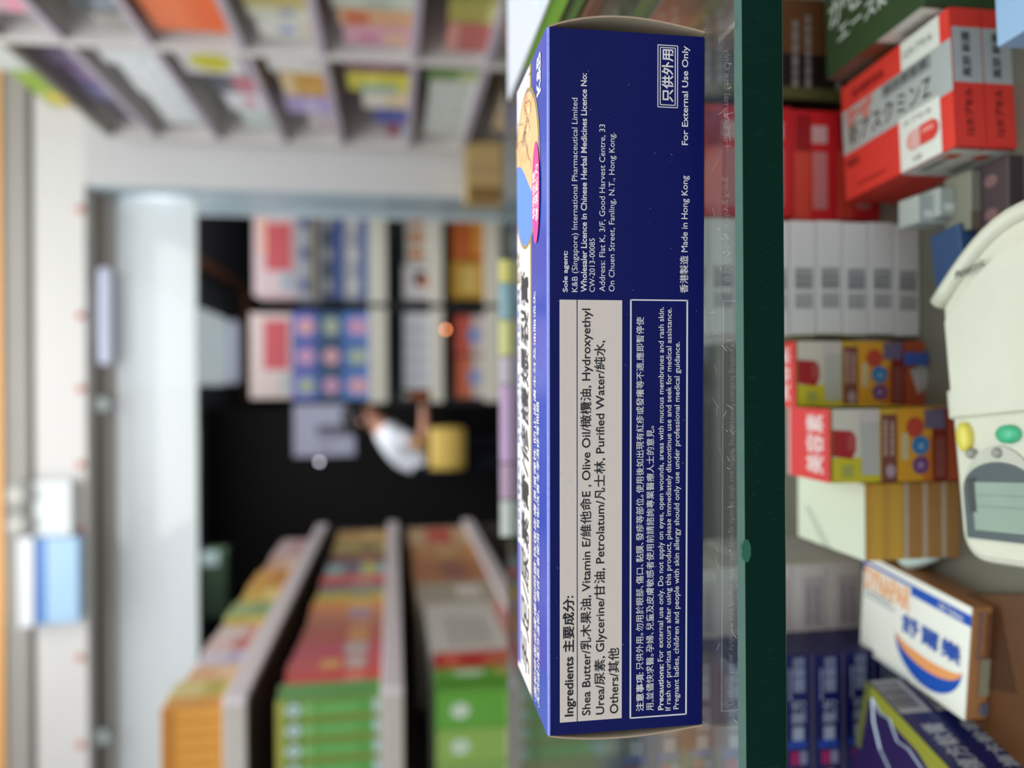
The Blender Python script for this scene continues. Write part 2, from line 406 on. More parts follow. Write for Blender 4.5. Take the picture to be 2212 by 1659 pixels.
# dark green polished edge with fine scratches
ge = bpy.data.materials.new('glass_edge'); ge.use_nodes = True
nt = ge.node_tree; bs = nt.nodes['Principled BSDF']
tc = nt.nodes.new('ShaderNodeTexCoord'); mp = nt.nodes.new('ShaderNodeMapping'); nz = nt.nodes.new('ShaderNodeTexNoise'); cr = nt.nodes.new('ShaderNodeValToRGB')
mp.inputs['Scale'].default_value = (260, 260, 40); mp.inputs['Rotation'].default_value = (0, 0.5, 0)
nz.inputs['Scale'].default_value = 3; nz.inputs['Detail'].default_value = 6
cr.color_ramp.elements[0].position = 0.66; cr.color_ramp.elements[0].color = (*lin((1, 38, 29)), 1)
cr.color_ramp.elements[1].position = 0.86; cr.color_ramp.elements[1].color = (*lin((10, 62, 48)), 1)
nt.links.new(tc.outputs['Object'], mp.inputs[0]); nt.links.new(mp.outputs[0], nz.inputs[0]); nt.links.new(nz.outputs[0], cr.inputs[0]); nt.links.new(cr.outputs[0], bs.inputs['Base Color'])
bs.inputs['Roughness'].default_value = 0.22; bs.inputs['Specular IOR Level'].default_value = 0.14
gb = M((84, 118, 104), 0.25, 0.5, vary=0.18, scale=180)
c0 = V((0.05, 0.34, 0)); X0, X1 = -0.62, 0.78
g = MB(); bw = 0.0018
def gp(x, y, z): return V((x, y, z)) - c0
g.quad(gp(X0, YG0 + 0.0004, ZG), gp(X1, YG0 + 0.0004, ZG), gp(X1, YG1, ZG), gp(X0, YG1, ZG), CG)
g.quad(gp(X0, YG0 + 0.001, ZGB), gp(X0, YG1, ZGB), gp(X1, YG1, ZGB), gp(X1, YG0 + 0.001, ZGB), CG)
zt = at_y(1607, 829.5, YG0).z
g.quad(gp(X0, YG0, zt), gp(X1, YG0, zt), gp(X1, YG0 + 0.0004, ZG), gp(X0, YG0 + 0.0004, ZG), gb)
g.quad(gp(X0, YG0, ZGB + 0.0006), gp(X1, YG0, ZGB + 0.0006), gp(X1, YG0, zt), gp(X0, YG0, zt), ge)
g.quad(gp(X0, YG0 + 0.001, ZGB), gp(X1, YG0 + 0.001, ZGB), gp(X1, YG0, ZGB + 0.0006), gp(X0, YG0, ZGB + 0.0006), M((150, 160, 140), 0.25, 0.5))
g.quad(gp(X0, YG1, ZGB), gp(X0, YG1, ZG), gp(X1, YG1, ZG), gp(X1, YG1, ZGB), ge)
g.quad(gp(X0, YG0, ZGB), gp(X0, YG0, ZG), gp(X0, YG1, ZG), gp(X0, YG1, ZGB), ge)
g.quad(gp(X1, YG0, ZGB), gp(X1, YG1, ZGB), gp(X1, YG1, ZG), gp(X1, YG0, ZG), ge)
gt = g.build('glass_top', counter)
tag(gt, 'clear glass top with dark green front edge')
# a chip in the front edge and a scrap of clear tape on the glass
b = MB(); pc = V((at_y(1608, 1190, YG0).x, YG0 - 0.0001, zt - 0.0004)) - c0
b.poly([pc + V((0.0026*math.cos(t*math.pi/8), -0.0001*(t % 2), 0.0014*math.sin(t*math.pi/8) * (1 if t < 8 else 0.7))) for t in range(16)], M((40, 98, 78), 0.2, 0.6)); b.build('edge_chip', gt)
b = MB(); t0, t1 = at_z(1553, 82, ZG), at_z(1588, 58, ZG); b.box(V((t0.x, t1.y, ZG)) - c0, V((t1.x, t0.y, ZG + 0.0001)) - c0, thin_glass('clear_tape', (0.86, 0.84, 0.82), 1.4, 0.12, (0.7, 0.62, 0.58))); b.build('tape_scrap', gt)
rnd = random.Random(21); b = MB(); sm = M((206, 214, 208), 0.3, 0.5)
for i in range(130):
    onface = i % 3 == 0
    x = rnd.uniform(-0.09, 0.095); a_ = rnd.gauss(1.25, 0.5); L = rnd.uniform(0.0006, 0.004); w2 = rnd.uniform(0.00002, 0.00004)
    if onface:
        z = rnd.uniform(ZGB + 0.002, zt - 0.001); d1 = V((math.cos(a_), 0, math.sin(a_))); n1 = V((-math.sin(a_), 0, math.cos(a_))); p = V((x, YG0 - 0.00003, z)) - c0; L *= 0.5; w2 *= 0.6
    else:
        y = YG0 + 0.0008 + 0.02 * rnd.random() ** 1.5; d1 = V((math.cos(a_), math.sin(a_), 0)); n1 = V((-math.sin(a_), math.cos(a_), 0)); p = V((x, y, ZG + 0.00003)) - c0
        if abs(x) < 0.084 and y > 0.174: continue
    if onface: L = min(L, 0.0015)
    q2 = p + d1 * L
    b.quad(p - n1*w2, q2 - n1*w2, q2 + n1*w2, p + n1*w2, M((36, 86, 70), 0.3, 0.4) if onface else sm)
tag(b.build('scratches', gt), 'fine pale scratches', kind='stuff')
cbox('shelf', (X0, YG0 + 0.004, ZSH - 0.008), (X1, YG1, ZSH), M((104, 100, 90), 0.3, 0.5, vary=0.2, scale=14))
cbox('back_panel', (X0, YG1 - 0.008, 0.0), (X1, YG1, ZGB), M((92, 88, 80), 0.5, 0.4, vary=0.1))
cbox('side_panel', (X0, YG0 + 0.004, 0.0), (X0 + 0.012, YG1 - 0.008, ZGB), M((130, 128, 122), 0.4))
cbox('side_panel', (X1 - 0.012, YG0 + 0.004, 0.0), (X1, YG1 - 0.008, ZGB), M((130, 128, 122), 0.4))
cbox('base_cabinet', (X0 + 0.012, YG0 + 0.012, 0.0), (X1 - 0.012, YG1 - 0.008, 0.62), M((150, 146, 138), 0.5))

# ------------------------------------------------------------------ the blue ointment carton
YAW = math.radians(-1.4)
hx = V((math.cos(YAW), math.sin(YAW), 0)); hy = V((-math.sin(YAW), math.cos(YAW), 0))
hp = V((0, D, ZG)); hn = -hy
def hf(x, y):
    """front face coordinates of a photograph pixel: metres along the carton and above the glass"""
    q = at_plane(x, y, hp, hn) - hp
    return q.dot(hx), q.z
sl, _ = hf(1183, 1590); sr, _ = hf(1183, 58)
HC, HL = (sl + sr) / 2, sr - sl
HH = hf(1183, 829.5)[1]
HT = at_z(1118, 829.5, ZG + HH).y - D
hero = empty('ointment_carton', hp + hx * HC + hy * (HT / 2) + V((0, 0, 0.00015)), YAW)
tag(hero, 'long dark blue ointment carton with ingredients panel standing on the counter glass', 'carton')
NAVY = (6, 16, 84); BLUE = (30, 62, 180)
CREAM = (212, 201, 190)
mnavy = M(NAVY, 0.34, 0.16, vary=0.12, scale=30)
mblue = M(BLUE, 0.25, 0.5, coat=0.4, vary=0.06, scale=40)
mboard = M((196, 182, 160), 0.8, 0.2, vary=0.08, scale=400)
t = 0.00045; bv = 0.0007
def hxy(x, y): s, z = hf(x, y); return V((s - HC, -HT/2, z))
# shell: four panels with rounded creases, open at the ends
prof = []
for (cy_, cz_, a0) in ((-HT/2 + bv, HH - bv, 90), (HT/2 - bv, HH - bv, 0), (HT/2 - bv, bv, -90), (-HT/2 + bv, bv, -180)):
    for q in range(4):
        a = math.radians(a0 + 90 - 30 * q); prof.append((cy_ + bv * math.cos(a), cz_ + bv * math.sin(a)))
n = len(prof); b = MB()
mglint = M((120, 134, 214), 0.28, 0.6, coat=0.5, vary=0.3, scale=900)  # pale blue paints the highlight along the top front crease
for i in range(n):
    (ya, za), (yb, zb) = prof[i], prof[(i + 1) % n]
    m = mnavy
    if i in (0, 1, 2): m = mglint if i < 2 else mblue
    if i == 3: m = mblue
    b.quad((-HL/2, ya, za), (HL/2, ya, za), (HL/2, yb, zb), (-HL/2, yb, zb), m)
inner = [(y * (1 - 2*t/HT), HH/2 + (z - HH/2) * (1 - 2*t/HH)) for y, z in prof]
for i in range(n):
    (ya, za), (yb, zb) = inner[i], inner[(i + 1) % n]
    b.quad((-HL/2, yb, zb), (HL/2, yb, zb), (HL/2, ya, za), (-HL/2, ya, za), mboard)
    for s in (-1, 1):
        b.quad((s*HL/2, *prof[i]), (s*HL/2, *inner[i]), (s*HL/2, *inner[(i+1) % n]), (s*HL/2, *prof[(i+1) % n]), mboard)
b.build('shell', hero)
# bulging end flaps of grey-backed board
for s, bulge in ((1, 0.0030), (-1, 0.0016)):
    b = MB(); N = 14; outer, innr = [], []
    for i in range(N + 1):
        q = i / N; z = HH * (1 - q) - 0.0003 * (1 - q); off = bulge * math.sin(math.pi * (q ** 0.85)) + (0.0012 * q if s > 0 else 0.0003 * q)
        outer.append((s*(HL/2 + off + t), z)); innr.append((s*(HL/2 + off), z))
    for i in range(N):
        for y0, y1 in ((-HT/2 + 0.0004, HT/2 - 0.0004),):
            a, c = innr[i], innr[i+1]; d, e = outer[i], outer[i+1]
            b.quad((a[0], y0, a[1]), (c[0], y0, c[1]), (c[0], y1, c[1]), (a[0], y1, a[1]), mboard)
            b.quad((d[0], y0, d[1]), (d[0], y1, d[1]), (e[0], y1, e[1]), (e[0], y0, e[1]), mnavy)
            b.quad((a[0], y0, a[1]), (d[0], y0, d[1]), (e[0], y0, e[1]), (c[0], y0, c[1]), M((170, 150, 126), 0.8, 0.2))
            b.quad((a[0], y1, a[1]), (c[0], y1, c[1]), (e[0], y1, e[1]), (d[0], y1, d[1]), mboard)
    tag(b.build('end_flap', hero), 'bulging unprinted card flap at the carton end')
# front print
XD, ZD = V((1, 0, 0)), V((0, 0, 1))
def fl(p, k): return p + V((0, -0.00003 * k, 0))
def frect(mb, x0, x1, y0, y1, m, k=1):
    # y0 is the right-hand end in the photograph (smaller y), x0 the upper edge
    xm = 1278 if y1 < 1557 and x1 < 1350 else 1424; a = hxy(xm, y0); c = hxy(xm, y1); ym = 829.5
    z1 = hxy(x0, ym).z; z0 = hxy(x1, ym).z
    mb.quad(fl(V((c.x, a.y, z0)), k), fl(V((a.x, a.y, z0)), k), fl(V((a.x, a.y, z1)), k), fl(V((c.x, a.y, z1)), k), m)
def ftext(mb, body, xb, ys, ye, cap, m, bold=0.0, k=3):
    """one printed line: baseline pixel xb, from ys to ye, with a capital height of cap pixels"""
    ym = (ys + ye) / 2
    a = hxy(xb, ys); c = hxy(xb, ye); zb = hxy(xb, ym).z; em = (hxy(xb - cap, ym).z - zb) / 0.73
    mb.text(body, fl(V((a.x, a.y, zb)), k), XD, ZD, c.x - a.x, m, em, bold)
white = INK((214, 212, 214)); blk = INK((26, 24, 26)); cream = INK(CREAM)
b = MB()
frect(b, 1210, 1247, 648, 1556, cream); frect(b, 1249, 1345, 648, 1556, cream)
ftext(b, 'Ingredients 主要成分:', 1239, 1546, 1287, 19, blk, 0.028)
ftext(b, 'Shea Butter/乳木果油, Vitamin E/維他命E , Olive Oil/橄欖油, Hydroxyethyl', 1276, 1544, 667, 18.5, blk, 0.014)
ftext(b, 'Urea/尿素, Glycerine/甘油, Petrolatum/凡士林, Purified Water/純水,', 1306, 1542, 736, 18.5, blk, 0.014)
ftext(b, 'Others/其他', 1336, 1540, 1399, 18.5, blk, 0.014)
tag(b.build('ingredients_panel', hero), 'cream panel listing the ingredients in black print')
b = MB()
for (x0, x1, y0, y1) in ((1362, 1365.5, 647, 1548), (1483.5, 1487, 647, 1548), (1362, 1487, 647, 650), (1362, 1487, 1545, 1548)): frect(b, x0, x1, y0, y1, white)
ftext(b, '注意事項:', 1390, 1535, 1452, 13.0, white, 0.02)
ftext(b, '只供外用｡勿用於眼部､傷口､黏膜､發疹等部位｡使用後如出現有紅疹或發癢等不適,應即暫停使', 1390, 1446, 685, 13.0, white, 0.006)
ftext(b, '用,並儘快求醫｡孕婦､兒童及皮膚敏感者使用前請諮詢專業醫療人士的意見｡', 1412, 1534, 920, 13.0, white, 0.006)
ftext(b, 'Precautions:', 1434, 1533, 1434, 12, white, 0.022)
ftext(b, 'For external use only. Do not apply on eyes, open wounds, areas with mucous membranes and rash skin.', 1434, 1428, 663, 12, white, 0.007)
ftext(b, 'If rash or pruritus occurs after using this product, please immediately discontinue use and seek for medical assistance.', 1450.5, 1534, 665, 12, white, 0.007)
ftext(b, 'Pregnant ladies, children and people with skin allergy should only use under professional medical guidance.', 1468, 1531, 738, 12, white, 0.007)
tag(b.build('precautions_panel', hero), 'white outlined precautions text in Chinese and English')
b = MB()
ftext(b, 'Sole agent:', 1227, 631, 542, 10.5, white, 0.022)
ftext(b, 'K&B (Singapore) International Pharmaceutical Limited', 1248.5, 631, 212, 13, white, 0.002)
ftext(b, 'Wholesaler Licence in Chinese Herbal Medicines Licence No:', 1268.5, 631, 159, 13, white, 0.02)
ftext(b, 'CW-2013-00085', 1286, 631, 515, 12.5, white, 0.002)
ftext(b, 'Address: Flat K, 3/F, Good Harvest Centre, 33', 1308, 630, 269, 13, white, 0.002)
ftext(b, 'On Chuen Street, Fanling, N.T., Hong Kong.', 1328.5, 630, 287, 13, white, 0.002)
ftext(b, '香港製造 Made in Hong Kong', 1486, 633, 380, 14, white, 0.010)
ftext(b, 'For External Use Only', 1487, 314, 100, 13.5, white, 0.014)
tag(b.build('agent_text', hero), 'white sole agent and origin lettering')
b = MB()
for o in (0, 5):
    x0, x1, y0, y1 = 1420 + o, 1464 - o, 96 + o, 232 - o
    for q in ((x0, x0 + 2, y0, y1), (x1 - 2, x1, y0, y1), (x0, x1, y0, y0 + 2), (x0, x1, y1 - 2, y1)): frect(b, *q, white)
ftext(b, '只供外用', 1453, 220, 108, 19, white, 0.03)
tag(b.build('external_use_stamp', hero), 'double outlined Chinese external use stamp')
rnd = random.Random(8); b = MB()
for i in range(46):
    p = V((rnd.uniform(-HL/2 + 0.004, HL/2 - 0.004), -HT/2 - 0.00012, HH * rnd.uniform(0.03, 0.97))); a_ = rnd.uniform(0, 3.1); L = rnd.uniform(0.0001, 0.0005); w2 = 0.00004
    d1 = V((math.cos(a_), 0, math.sin(a_))); n1 = V((-math.sin(a_), 0, math.cos(a_)))
    b.quad(p - n1*w2, p + d1*L - n1*w2, p + d1*L + n1*w2, p + n1*w2, M((150, 150, 166), 0.8, 0.2))
tag(b.build('dust_specks', hero), 'tiny pale dust specks', kind='stuff')
# top print: blue lower band, gold rule, white upper field, oval heel picture, pink oval
zt_ = ZG + HH
def ht(x, y):
    q = at_plane(x, y, V((0, 0, zt_)), ZD) - hp; return V((q.dot(hx) - HC, q.dot(hy) - HT/2, HH))
def hs(y): return ht(1150, y).x
YD = V((0, 1, 0))
def tq(mb, f0, f1, s0, s1, m, k=1):
    ya, yb = -HT/2 + f0 * HT, -HT/2 + f1 * HT; z = HH + 0.00003 * k
    mb.quad((s0, ya, z), (s1, ya, z), (s1, yb, z), (s0, yb, z), m)
gold = M((196, 168, 96), 0.3, 0.5, metal=0.5, vary=0.05); wht = INK((236, 234, 232))
b = MB(); e = HL/2 - 0.0004
tq(b, 0.50, 0.965, -e, e, wht); tq(b, 0.445, 0.50, -e, e, gold, 2)
b.build('top_panel_print', hero)
def ell(mb, cs, cf, rs, rf, m, k, a0=0, a1=360, n=48, clip=0.965):
    pts = []
    for i in range(n):
        a = math.radians(a0 + (a1 - a0) * i / (n - 1 if a1 - a0 < 360 else n))
        f = min(clip, cf + rf * math.sin(a)); pts.append((cs + rs * math.cos(a), -HT/2 + f * HT, HH + 0.00003 * k))
    mb.poly(pts, m)
s0, s1 = hs(528), hs(172); cs, rs = (s0 + s1) / 2, (s1 - s0) / 2
b = MB(); ell(b, cs, 0.62, rs, 0.44, gold, 3); ell(b, cs, 0.62, rs * 0.955, 0.405, INK((92, 138, 220)), 4)
# heel: skin coloured half of the oval, with crack lines
pts = []
for i in range(40):
    a = math.radians(-78 + 150 * i / 39); f = min(0.965, 0.62 + 0.40 * math.sin(a)); pts.append((cs + rs * 0.945 * math.cos(a), -HT/2 + f * HT, HH + 0.00016))
for i in range(14):
    q = i / 13; f = 0.965 - q * 0.72; pts.append((cs + rs * (0.20 - 0.75 * math.sin(q * math.pi * 0.62) * q), -HT/2 + f * HT, HH + 0.00016))
b.poly(pts, INK((240, 184, 128)))
ell(b, cs + rs * 0.5, 0.62, rs * 0.26, 0.2, INK((246, 200, 148)), 6)
rnd = random.Random(3)
for _ in range(15):
    p = V((cs + rs * rnd.uniform(-0.1, 0.7), -HT/2 + HT * rnd.uniform(0.42, 0.8), HH + 0.00022)); a = rnd.uniform(-0.5, 0.5)
    for q in range(6):
        p2 = p + V((0.0024 * math.cos(a), 0.0032 * math.sin(a), 0)); nrm = V((-math.sin(a), math.cos(a), 0)) * 0.00013
        b.quad(p - nrm, p2 - nrm, p2 + nrm, p + nrm, INK((120, 90, 84))); p = p2; a += rnd.uniform(-0.9, 0.9)
tag(b.build('heel_picture', hero), 'gold rimmed oval picture of a cracked heel')
b = MB(); p0, p1 = hs(535), hs(322); pm = (p0 + p1) / 2
ell(b, pm, 0.29, (p1 - p0) / 2, 0.115, INK((226, 60, 146)), 10)
b.text('特強修護', V((hs(480), -HT/2 + 0.30*HT, HH + 0.0004)), XD, YD, hs(382) - hs(480), wht, HT * 0.085, 0.02)
b.text('保濕配方', V((hs(492), -HT/2 + 0.205*HT, HH + 0.0004)), XD, YD, hs(372) - hs(492), wht, HT * 0.095, 0.02)
tag(b.build('pink_oval', hero), 'magenta oval with white Chinese lettering')
b = MB(); zq = HH + 0.0001
def tt(body, f, em, ya, yb, m, bold=0.01, x=1160, shear=0.0):
    b.text(body, V((ht(x, ya).x, -HT/2 + f*HT, zq)), XD, YD, ht(x, yb).x - ht(x, ya).x, m, em*HT, bold, shear)
tt('·溫和修復皮膚爆裂問題·恢復皮膚滑溜彈性·防止皮膚水分及油脂流失', 0.315, 0.085, 1514, 628, wht, 0.008, 1158)
tt('·天然成分配方溫和，適合長者使用·有助改善冬季濕疹等問題', 0.22, 0.085, 1528, 868, wht, 0.008, 1165)
tt('手足/尿素膏/修護爆裂膏', 0.58, 0.30, 1450, 580, INK((44, 40, 42)), 0.02, 1136, 0.2)
tt('DERMAL REPAIR CREAM', 0.88, 0.09, 1160, 625, INK((90, 104, 170)), 0.01, 1123)
b.build('top_lettering', hero)
b = MB(); tt('K&B', 0.16, 0.16, 200, 112, wht, 0.03, 1168); b.build('maker_mark', hero)
b = MB(); tt('EX', 0.86, 0.14, 612, 538, gold, 0.02, 1124); b.build('gold_title', hero)
b = MB(); yr0, yr1 = ht(1124, 1430).x, ht(1124, 1172).x
b.quad((yr0, -HT/2 + 0.86*HT, HH + 0.00012), (yr1, -HT/2 + 0.86*HT, HH + 0.00012), (yr1, -HT/2 + 0.96*HT, HH + 0.00012), (yr0, -HT/2 + 0.96*HT, HH + 0.00012), INK((96, 96, 186)))
b.build('ribbon_print', hero)

# ------------------------------------------------------------------ goods inside the display counter
def flat_place(fl_, fr_, nl_, nr_, z):
    """base centre, yaw, width and depth of a flat box from the pixels of its top corners (far-left, far-right, near-left, near-right)"""
    a, b_, c, d = [at_z(p[0], p[1], z) for p in (fl_, fr_, nl_, nr_)]
    ctr = (a + b_ + c + d) / 4
    xd = ((b_ - a) + (d - c)); yaw = math.atan2(xd.y, xd.x)
    yd = ((a - c) + (b_ - d)); yaw2 = math.atan2(-yd.x, yd.y)
    return ctr, (yaw + yaw2) / 2, xd.length / 2, yd.length / 2
CTR = ' in the display counter'
RED, SILV = (226, 62, 52), (176, 180, 180)
# two red and silver cold-capsule cartons, one on the other
zt2 = ZC - 0.1985
ctr, yaw, wd, dp = flat_place((1828, 442), (1819, 185), (2068, 306), (2050, 25), zt2)
h2 = (zt2 - ZSH) / 2
def red_silver(z, label, top):
    art = []
    # front end, seen from the counter front
    art += [('r', 'front', 0.0, 0.0, 0.46, 1.0, RED), ('r', 'front', 0.46, 0.0, 0.86, 1.0, SILV), ('r', 'front', 0.86, 0, 1, 1, RED),
            ('t', 'front', '12カプセル', 0.08, 0.42, 0.34, 0.30, (70, 24, 24), {'bold': 0.03}), ('t', 'front', '風邪 新薬', 0.50, 0.42, 0.33, 0.32, (74, 78, 82), {'bold': 0.03})]
    art += [('r', 'left', 0.0, 0.0, 0.55, 1.0, RED), ('r', 'left', 0.55, 0, 0.97, 1, (226, 226, 220)), ('r', 'left', 0.62, 0.35, 0.80, 0.75, (150, 150, 146)), ('r', 'left', 0.82, 0.3, 0.9, 0.8, (206, 96, 70))]
    if top:
        art += [('r', 'topL', 0.0, 0.0, 1.0, 0.40, RED), ('r', 'topL', 0.0, 0.40, 1.0, 0.78, SILV), ('r', 'topL', 0.0, 0.78, 0.60, 1.0, RED), ('r', 'topL', 0.60, 0.78, 0.92, 1.0, (226, 227, 220)), ('r', 'topL', 0.92, 0.78, 1.0, 1.0, RED),
                ('r', 'topL', 0.56, 0.0, 0.90, 0.42, (232, 232, 226)),
                ('t', 'topL', '新アスクミンZ', 0.05, 0.455, 0.80, 0.205, (240, 240, 230), {'bold': 0.034}), ('t', 'topL', '新アスクミンZ', 0.058, 0.46, 0.785, 0.20, (52, 50, 46), {'bold': 0.022}),
                ('t', 'topL', 'かぜ', 0.05, 0.63, 0.27, 0.17, (238, 150, 130), {'bold': 0.03}), ('t', 'topL', 'かぜ', 0.055, 0.635, 0.26, 0.165, (226, 64, 44), {'bold': 0.012}),
                ('r', 'topL', 0.42, 0.665, 0.84, 0.77, (140, 143, 143)), ('t', 'topL', '総合感冒薬', 0.44, 0.69, 0.38, 0.075, (70, 72, 72), {'bold': 0.02}),
                ('t', 'topL', '第2類医薬品', 0.12, 0.85, 0.32, 0.075, (150, 34, 30), {'bold': 0.02}), ('t', 'topL', '12カプセル', 0.63, 0.86, 0.24, 0.07, (90, 90, 84)),
                ('t', 'topL', 'カプセル', 0.60, 0.335, 0.24, 0.06, (150, 152, 146)),
                ('c', 'topL', 0.68, 0.20, 0.055, 0.075, (226, 150, 148)), ('c', 'topL', 0.83, 0.205, 0.055, 0.075, (222, 66, 58)), ('p', 'topL', [(0.74, 0.13), (0.83, 0.13), (0.83, 0.28), (0.74, 0.28)], (222, 66, 58)), ('r', 'topL', 0.76, 0.21, 0.85, 0.245, (240, 150, 140)), ('p', 'topL', [(0.66, 0.13), (0.74, 0.13), (0.74, 0.275), (0.66, 0.275)], (228, 176, 172)),
                ('t', 'topL', '10', 0.68, 0.035, 0.06, 0.06, (110, 110, 104)),
                ('t', 'topL', '備蓄用', 0.04, 0.275, 0.12, 0.075, (120, 30, 28), {'bold': 0.01}), ('lines', 'topL', 0.14, 0.07, 0.46, 0.11, (170, 46, 40), 1)]
    return carton('cold_capsule_carton', label, (wd, dp, h2 - 0.0004), (ctr.x, ctr.y, z), yaw, RED, art, flap=None, bev=0.0006, group='red and silver cold capsule cartons')
red_silver(ZSH + 0.0001, 'red and silver cold capsule carton, the lower of the two stacked' + CTR, False)
red_silver(ZSH + h2 + 0.0002, 'red and silver cold capsule carton with Japanese title, on top of its twin', True)

# white and blue tablet carton
BRN = (176, 122, 76)
zt3 = ZSH + 0.0145
ctr, yaw, wd, dp = flat_place((1860, 1395), (1866, 1190), (2084, 1560), (2100, 1318), zt3)
BL = (24, 80, 180); OR = (240, 160, 100)
smile = [(0.55 + 0.40 * math.cos(math.radians(a)) * 0.98, 0.34 + 0.335 * math.sin(math.radians(a))) for a in range(180, 361, 12)]
def arc(r0, lo): return [(0.66 + 0.30 * math.cos(math.radians(a)), 0.41 + r0 * math.sin(math.radians(a))) for a in range(180, 361, 10)]
sm_or = arc(0.20, 0) + [(0.66 + 0.30 * math.cos(math.radians(a)), 0.41 + 0.09 * math.sin(math.radians(a))) for a in range(360, 179, -10)]
sm_bl = arc(0.36, 0) + [(0.66 + 0.30 * math.cos(math.radians(a)), 0.41 + 0.195 * math.sin(math.radians(a))) for a in range(360, 179, -10)]
art = [('r', 'topL', 0.0, 0.83, 1.0, 0.93, BL), ('p', 'topL', sm_bl, BL), ('p', 'topL', sm_or, OR),
       ('r', 'topL', 0.02, 0.66, 0.49, 0.90, (238, 234, 228)), ('t', 'topL', 'DYNAPAR', 0.02, 0.665, 0.47, 0.30, OR, {'bold': 0.035}),
       ('lines', 'topL', 0.03, 0.56, 0.42, 0.66, (150, 158, 176), 2), ('t', 'topL', '100 Tablets', 0.74, 0.85, 0.20, 0.075, (226, 226, 230), {'bold': 0.01}),
       ('t', 'topL', '舒', 0.422, 0.455, 0.155, 0.19, (30, 78, 176)), ('t', 'topL', '舒', 0.429, 0.455, 0.155, 0.19, (30, 78, 176)), ('t', 'topL', '舒', 0.425, 0.463, 0.155, 0.19, (30, 78, 176)), ('t', 'topL', '爾', 0.602, 0.455, 0.155, 0.19, (30, 78, 176)), ('t', 'topL', '爾', 0.609, 0.455, 0.155, 0.19, (30, 78, 176)), ('t', 'topL', '爾', 0.605, 0.463, 0.155, 0.19, (30, 78, 176)), ('t', 'topL', '樂', 0.782, 0.455, 0.155, 0.19, (30, 78, 176)), ('t', 'topL', '樂', 0.789, 0.455, 0.155, 0.19, (30, 78, 176)), ('t', 'topL', '樂', 0.785, 0.463, 0.155, 0.19, (30, 78, 176)),
       ('r', 'topL', 0.0, 0.0, 0.5, 0.03, (206, 204, 212)),
       ('bars', 'front', 0.55, 0.2, 0.95, 0.62, (104, 66, 46), 'y'), ('r', 'front', 0.22, 0.15, 0.55, 0.72, (150, 142, 118)), ('c', 'front', 0.10, 0.45, 0.06, 0.22, (118, 120, 130)), ('t', 'front', 'DYNAPAR', 0.55, 0.70, 0.42, 0.22, (96, 100, 128)), ('t', 'front', '舒爾樂', 0.04, 0.36, 0.12, 0.3, (66, 80, 120)),
       ('t', 'right', 'DYNAPAR', 0.1, 0.35, 0.4, 0.4, (120, 118, 132))]
r_ = carton('tablet_carton', 'white and brown tablet carton with orange title and blue smile mark' + CTR, (wd, dp, 0.0145 - 0.0002), (ctr.x, ctr.y, ZSH + 0.0001), yaw, BRN, [('r', 'top', 0.0, 0.0, 1.0, 1.0, (240, 236, 230))] + art, flap=None, bev=0.0006)

# dark green cold-medicine carton
zt4 = ZC - 0.190
ctr, yaw, wd, dp = flat_place((1783, 178), (1779, -110), (1992, 4), (1985, -330), zt4)
GRN = (52, 74, 42)
art = [('r', 'topL', 0.0, 0.62, 0.75, 1.0, (70, 76, 44)), ('lines', 'topL', 0.04, 0.70, 0.30, 0.86, (150, 156, 140), 2),
       ('t', 'topL', 'かぜピラ', 0.06, 0.36, 0.78, 0.24, (216, 220, 212), {'bold': 0.02}), ('t', 'topL', 'エースK', 0.16, 0.20, 0.52, 0.15, (216, 220, 212), {'bold': 0.015}),
       ('r', 'left', 0.0, 0.0, 0.55, 1.0, (110, 96, 84)), ('r', 'left', 0.35, 0.0, 0.52, 1.0, (116, 74, 46)), ('r', 'left', 0.56, 0.0, 0.98, 1.0, (214, 214, 206)), ('bars', 'left', 0.66, 0.15, 0.92, 0.85, (140, 140, 132), 'x')]
carton('cold_medicine_carton', 'dark green cold medicine carton with white Japanese title' + CTR, (wd, dp, zt4 - ZSH - 0.0003), (ctr.x, ctr.y, ZSH + 0.0001), yaw, GRN, art, flap=None, bev=0.0006)

# dark brown and black cartons at the far right
YB = 0.335
def front_box(name, label, x0, x1, y0, y1, Y, depth, c, art, **kw):
    """a box whose front face fills the photograph pixels x0..x1 (down), y0..y1 (right to left) at depth Y"""
    a = at_y(x1, y1, Y); d = at_y(x0, y0, Y)
    wd_ = d.x - a.x; hh = d.z - a.z
    return carton(name, label, (wd_, depth, hh), ((a.x + d.x) / 2, Y + depth / 2, a.z), 0, c, art, **kw)
def stack_front(name, labels, xtop, xbot, n_, y0, y1, Y, depth, c, art, zbase=None, group=None, gap=0.0003, flap='front', cols=None):
    """n_ boxes stacked from the shelf; each shows as (xbot-xtop)/n_ pixels of front face"""
    a = at_y(1800, y1, Y); d = at_y(1800, y0, Y); ztop = at_y(xtop, 829.5, Y).z; z0 = ZSH if zbase is None else zbase
    h = (ztop - z0) / n_; wd_ = d.x - a.x
    for i in range(n_):
        ci = cols[i] if cols else c
        carton(name, labels[i], (wd_, depth, h - gap), ((a.x + d.x) / 2 + random.uniform(-0.0005, 0.0005), Y + depth / 2, z0 + i * h + 0.0001), random.uniform(-0.008, 0.008), ci, art if not callable(art) else art(i), group=group, flap=flap, bev=0.0005)
zunder = ZGB - 0.002
def vz(z, Y):    # picture position (down) of a height at depth Y
    d = V((0, Y, z)) - EYE; return 1106.0 - F * d.dot(UP) / d.dot(FWD)
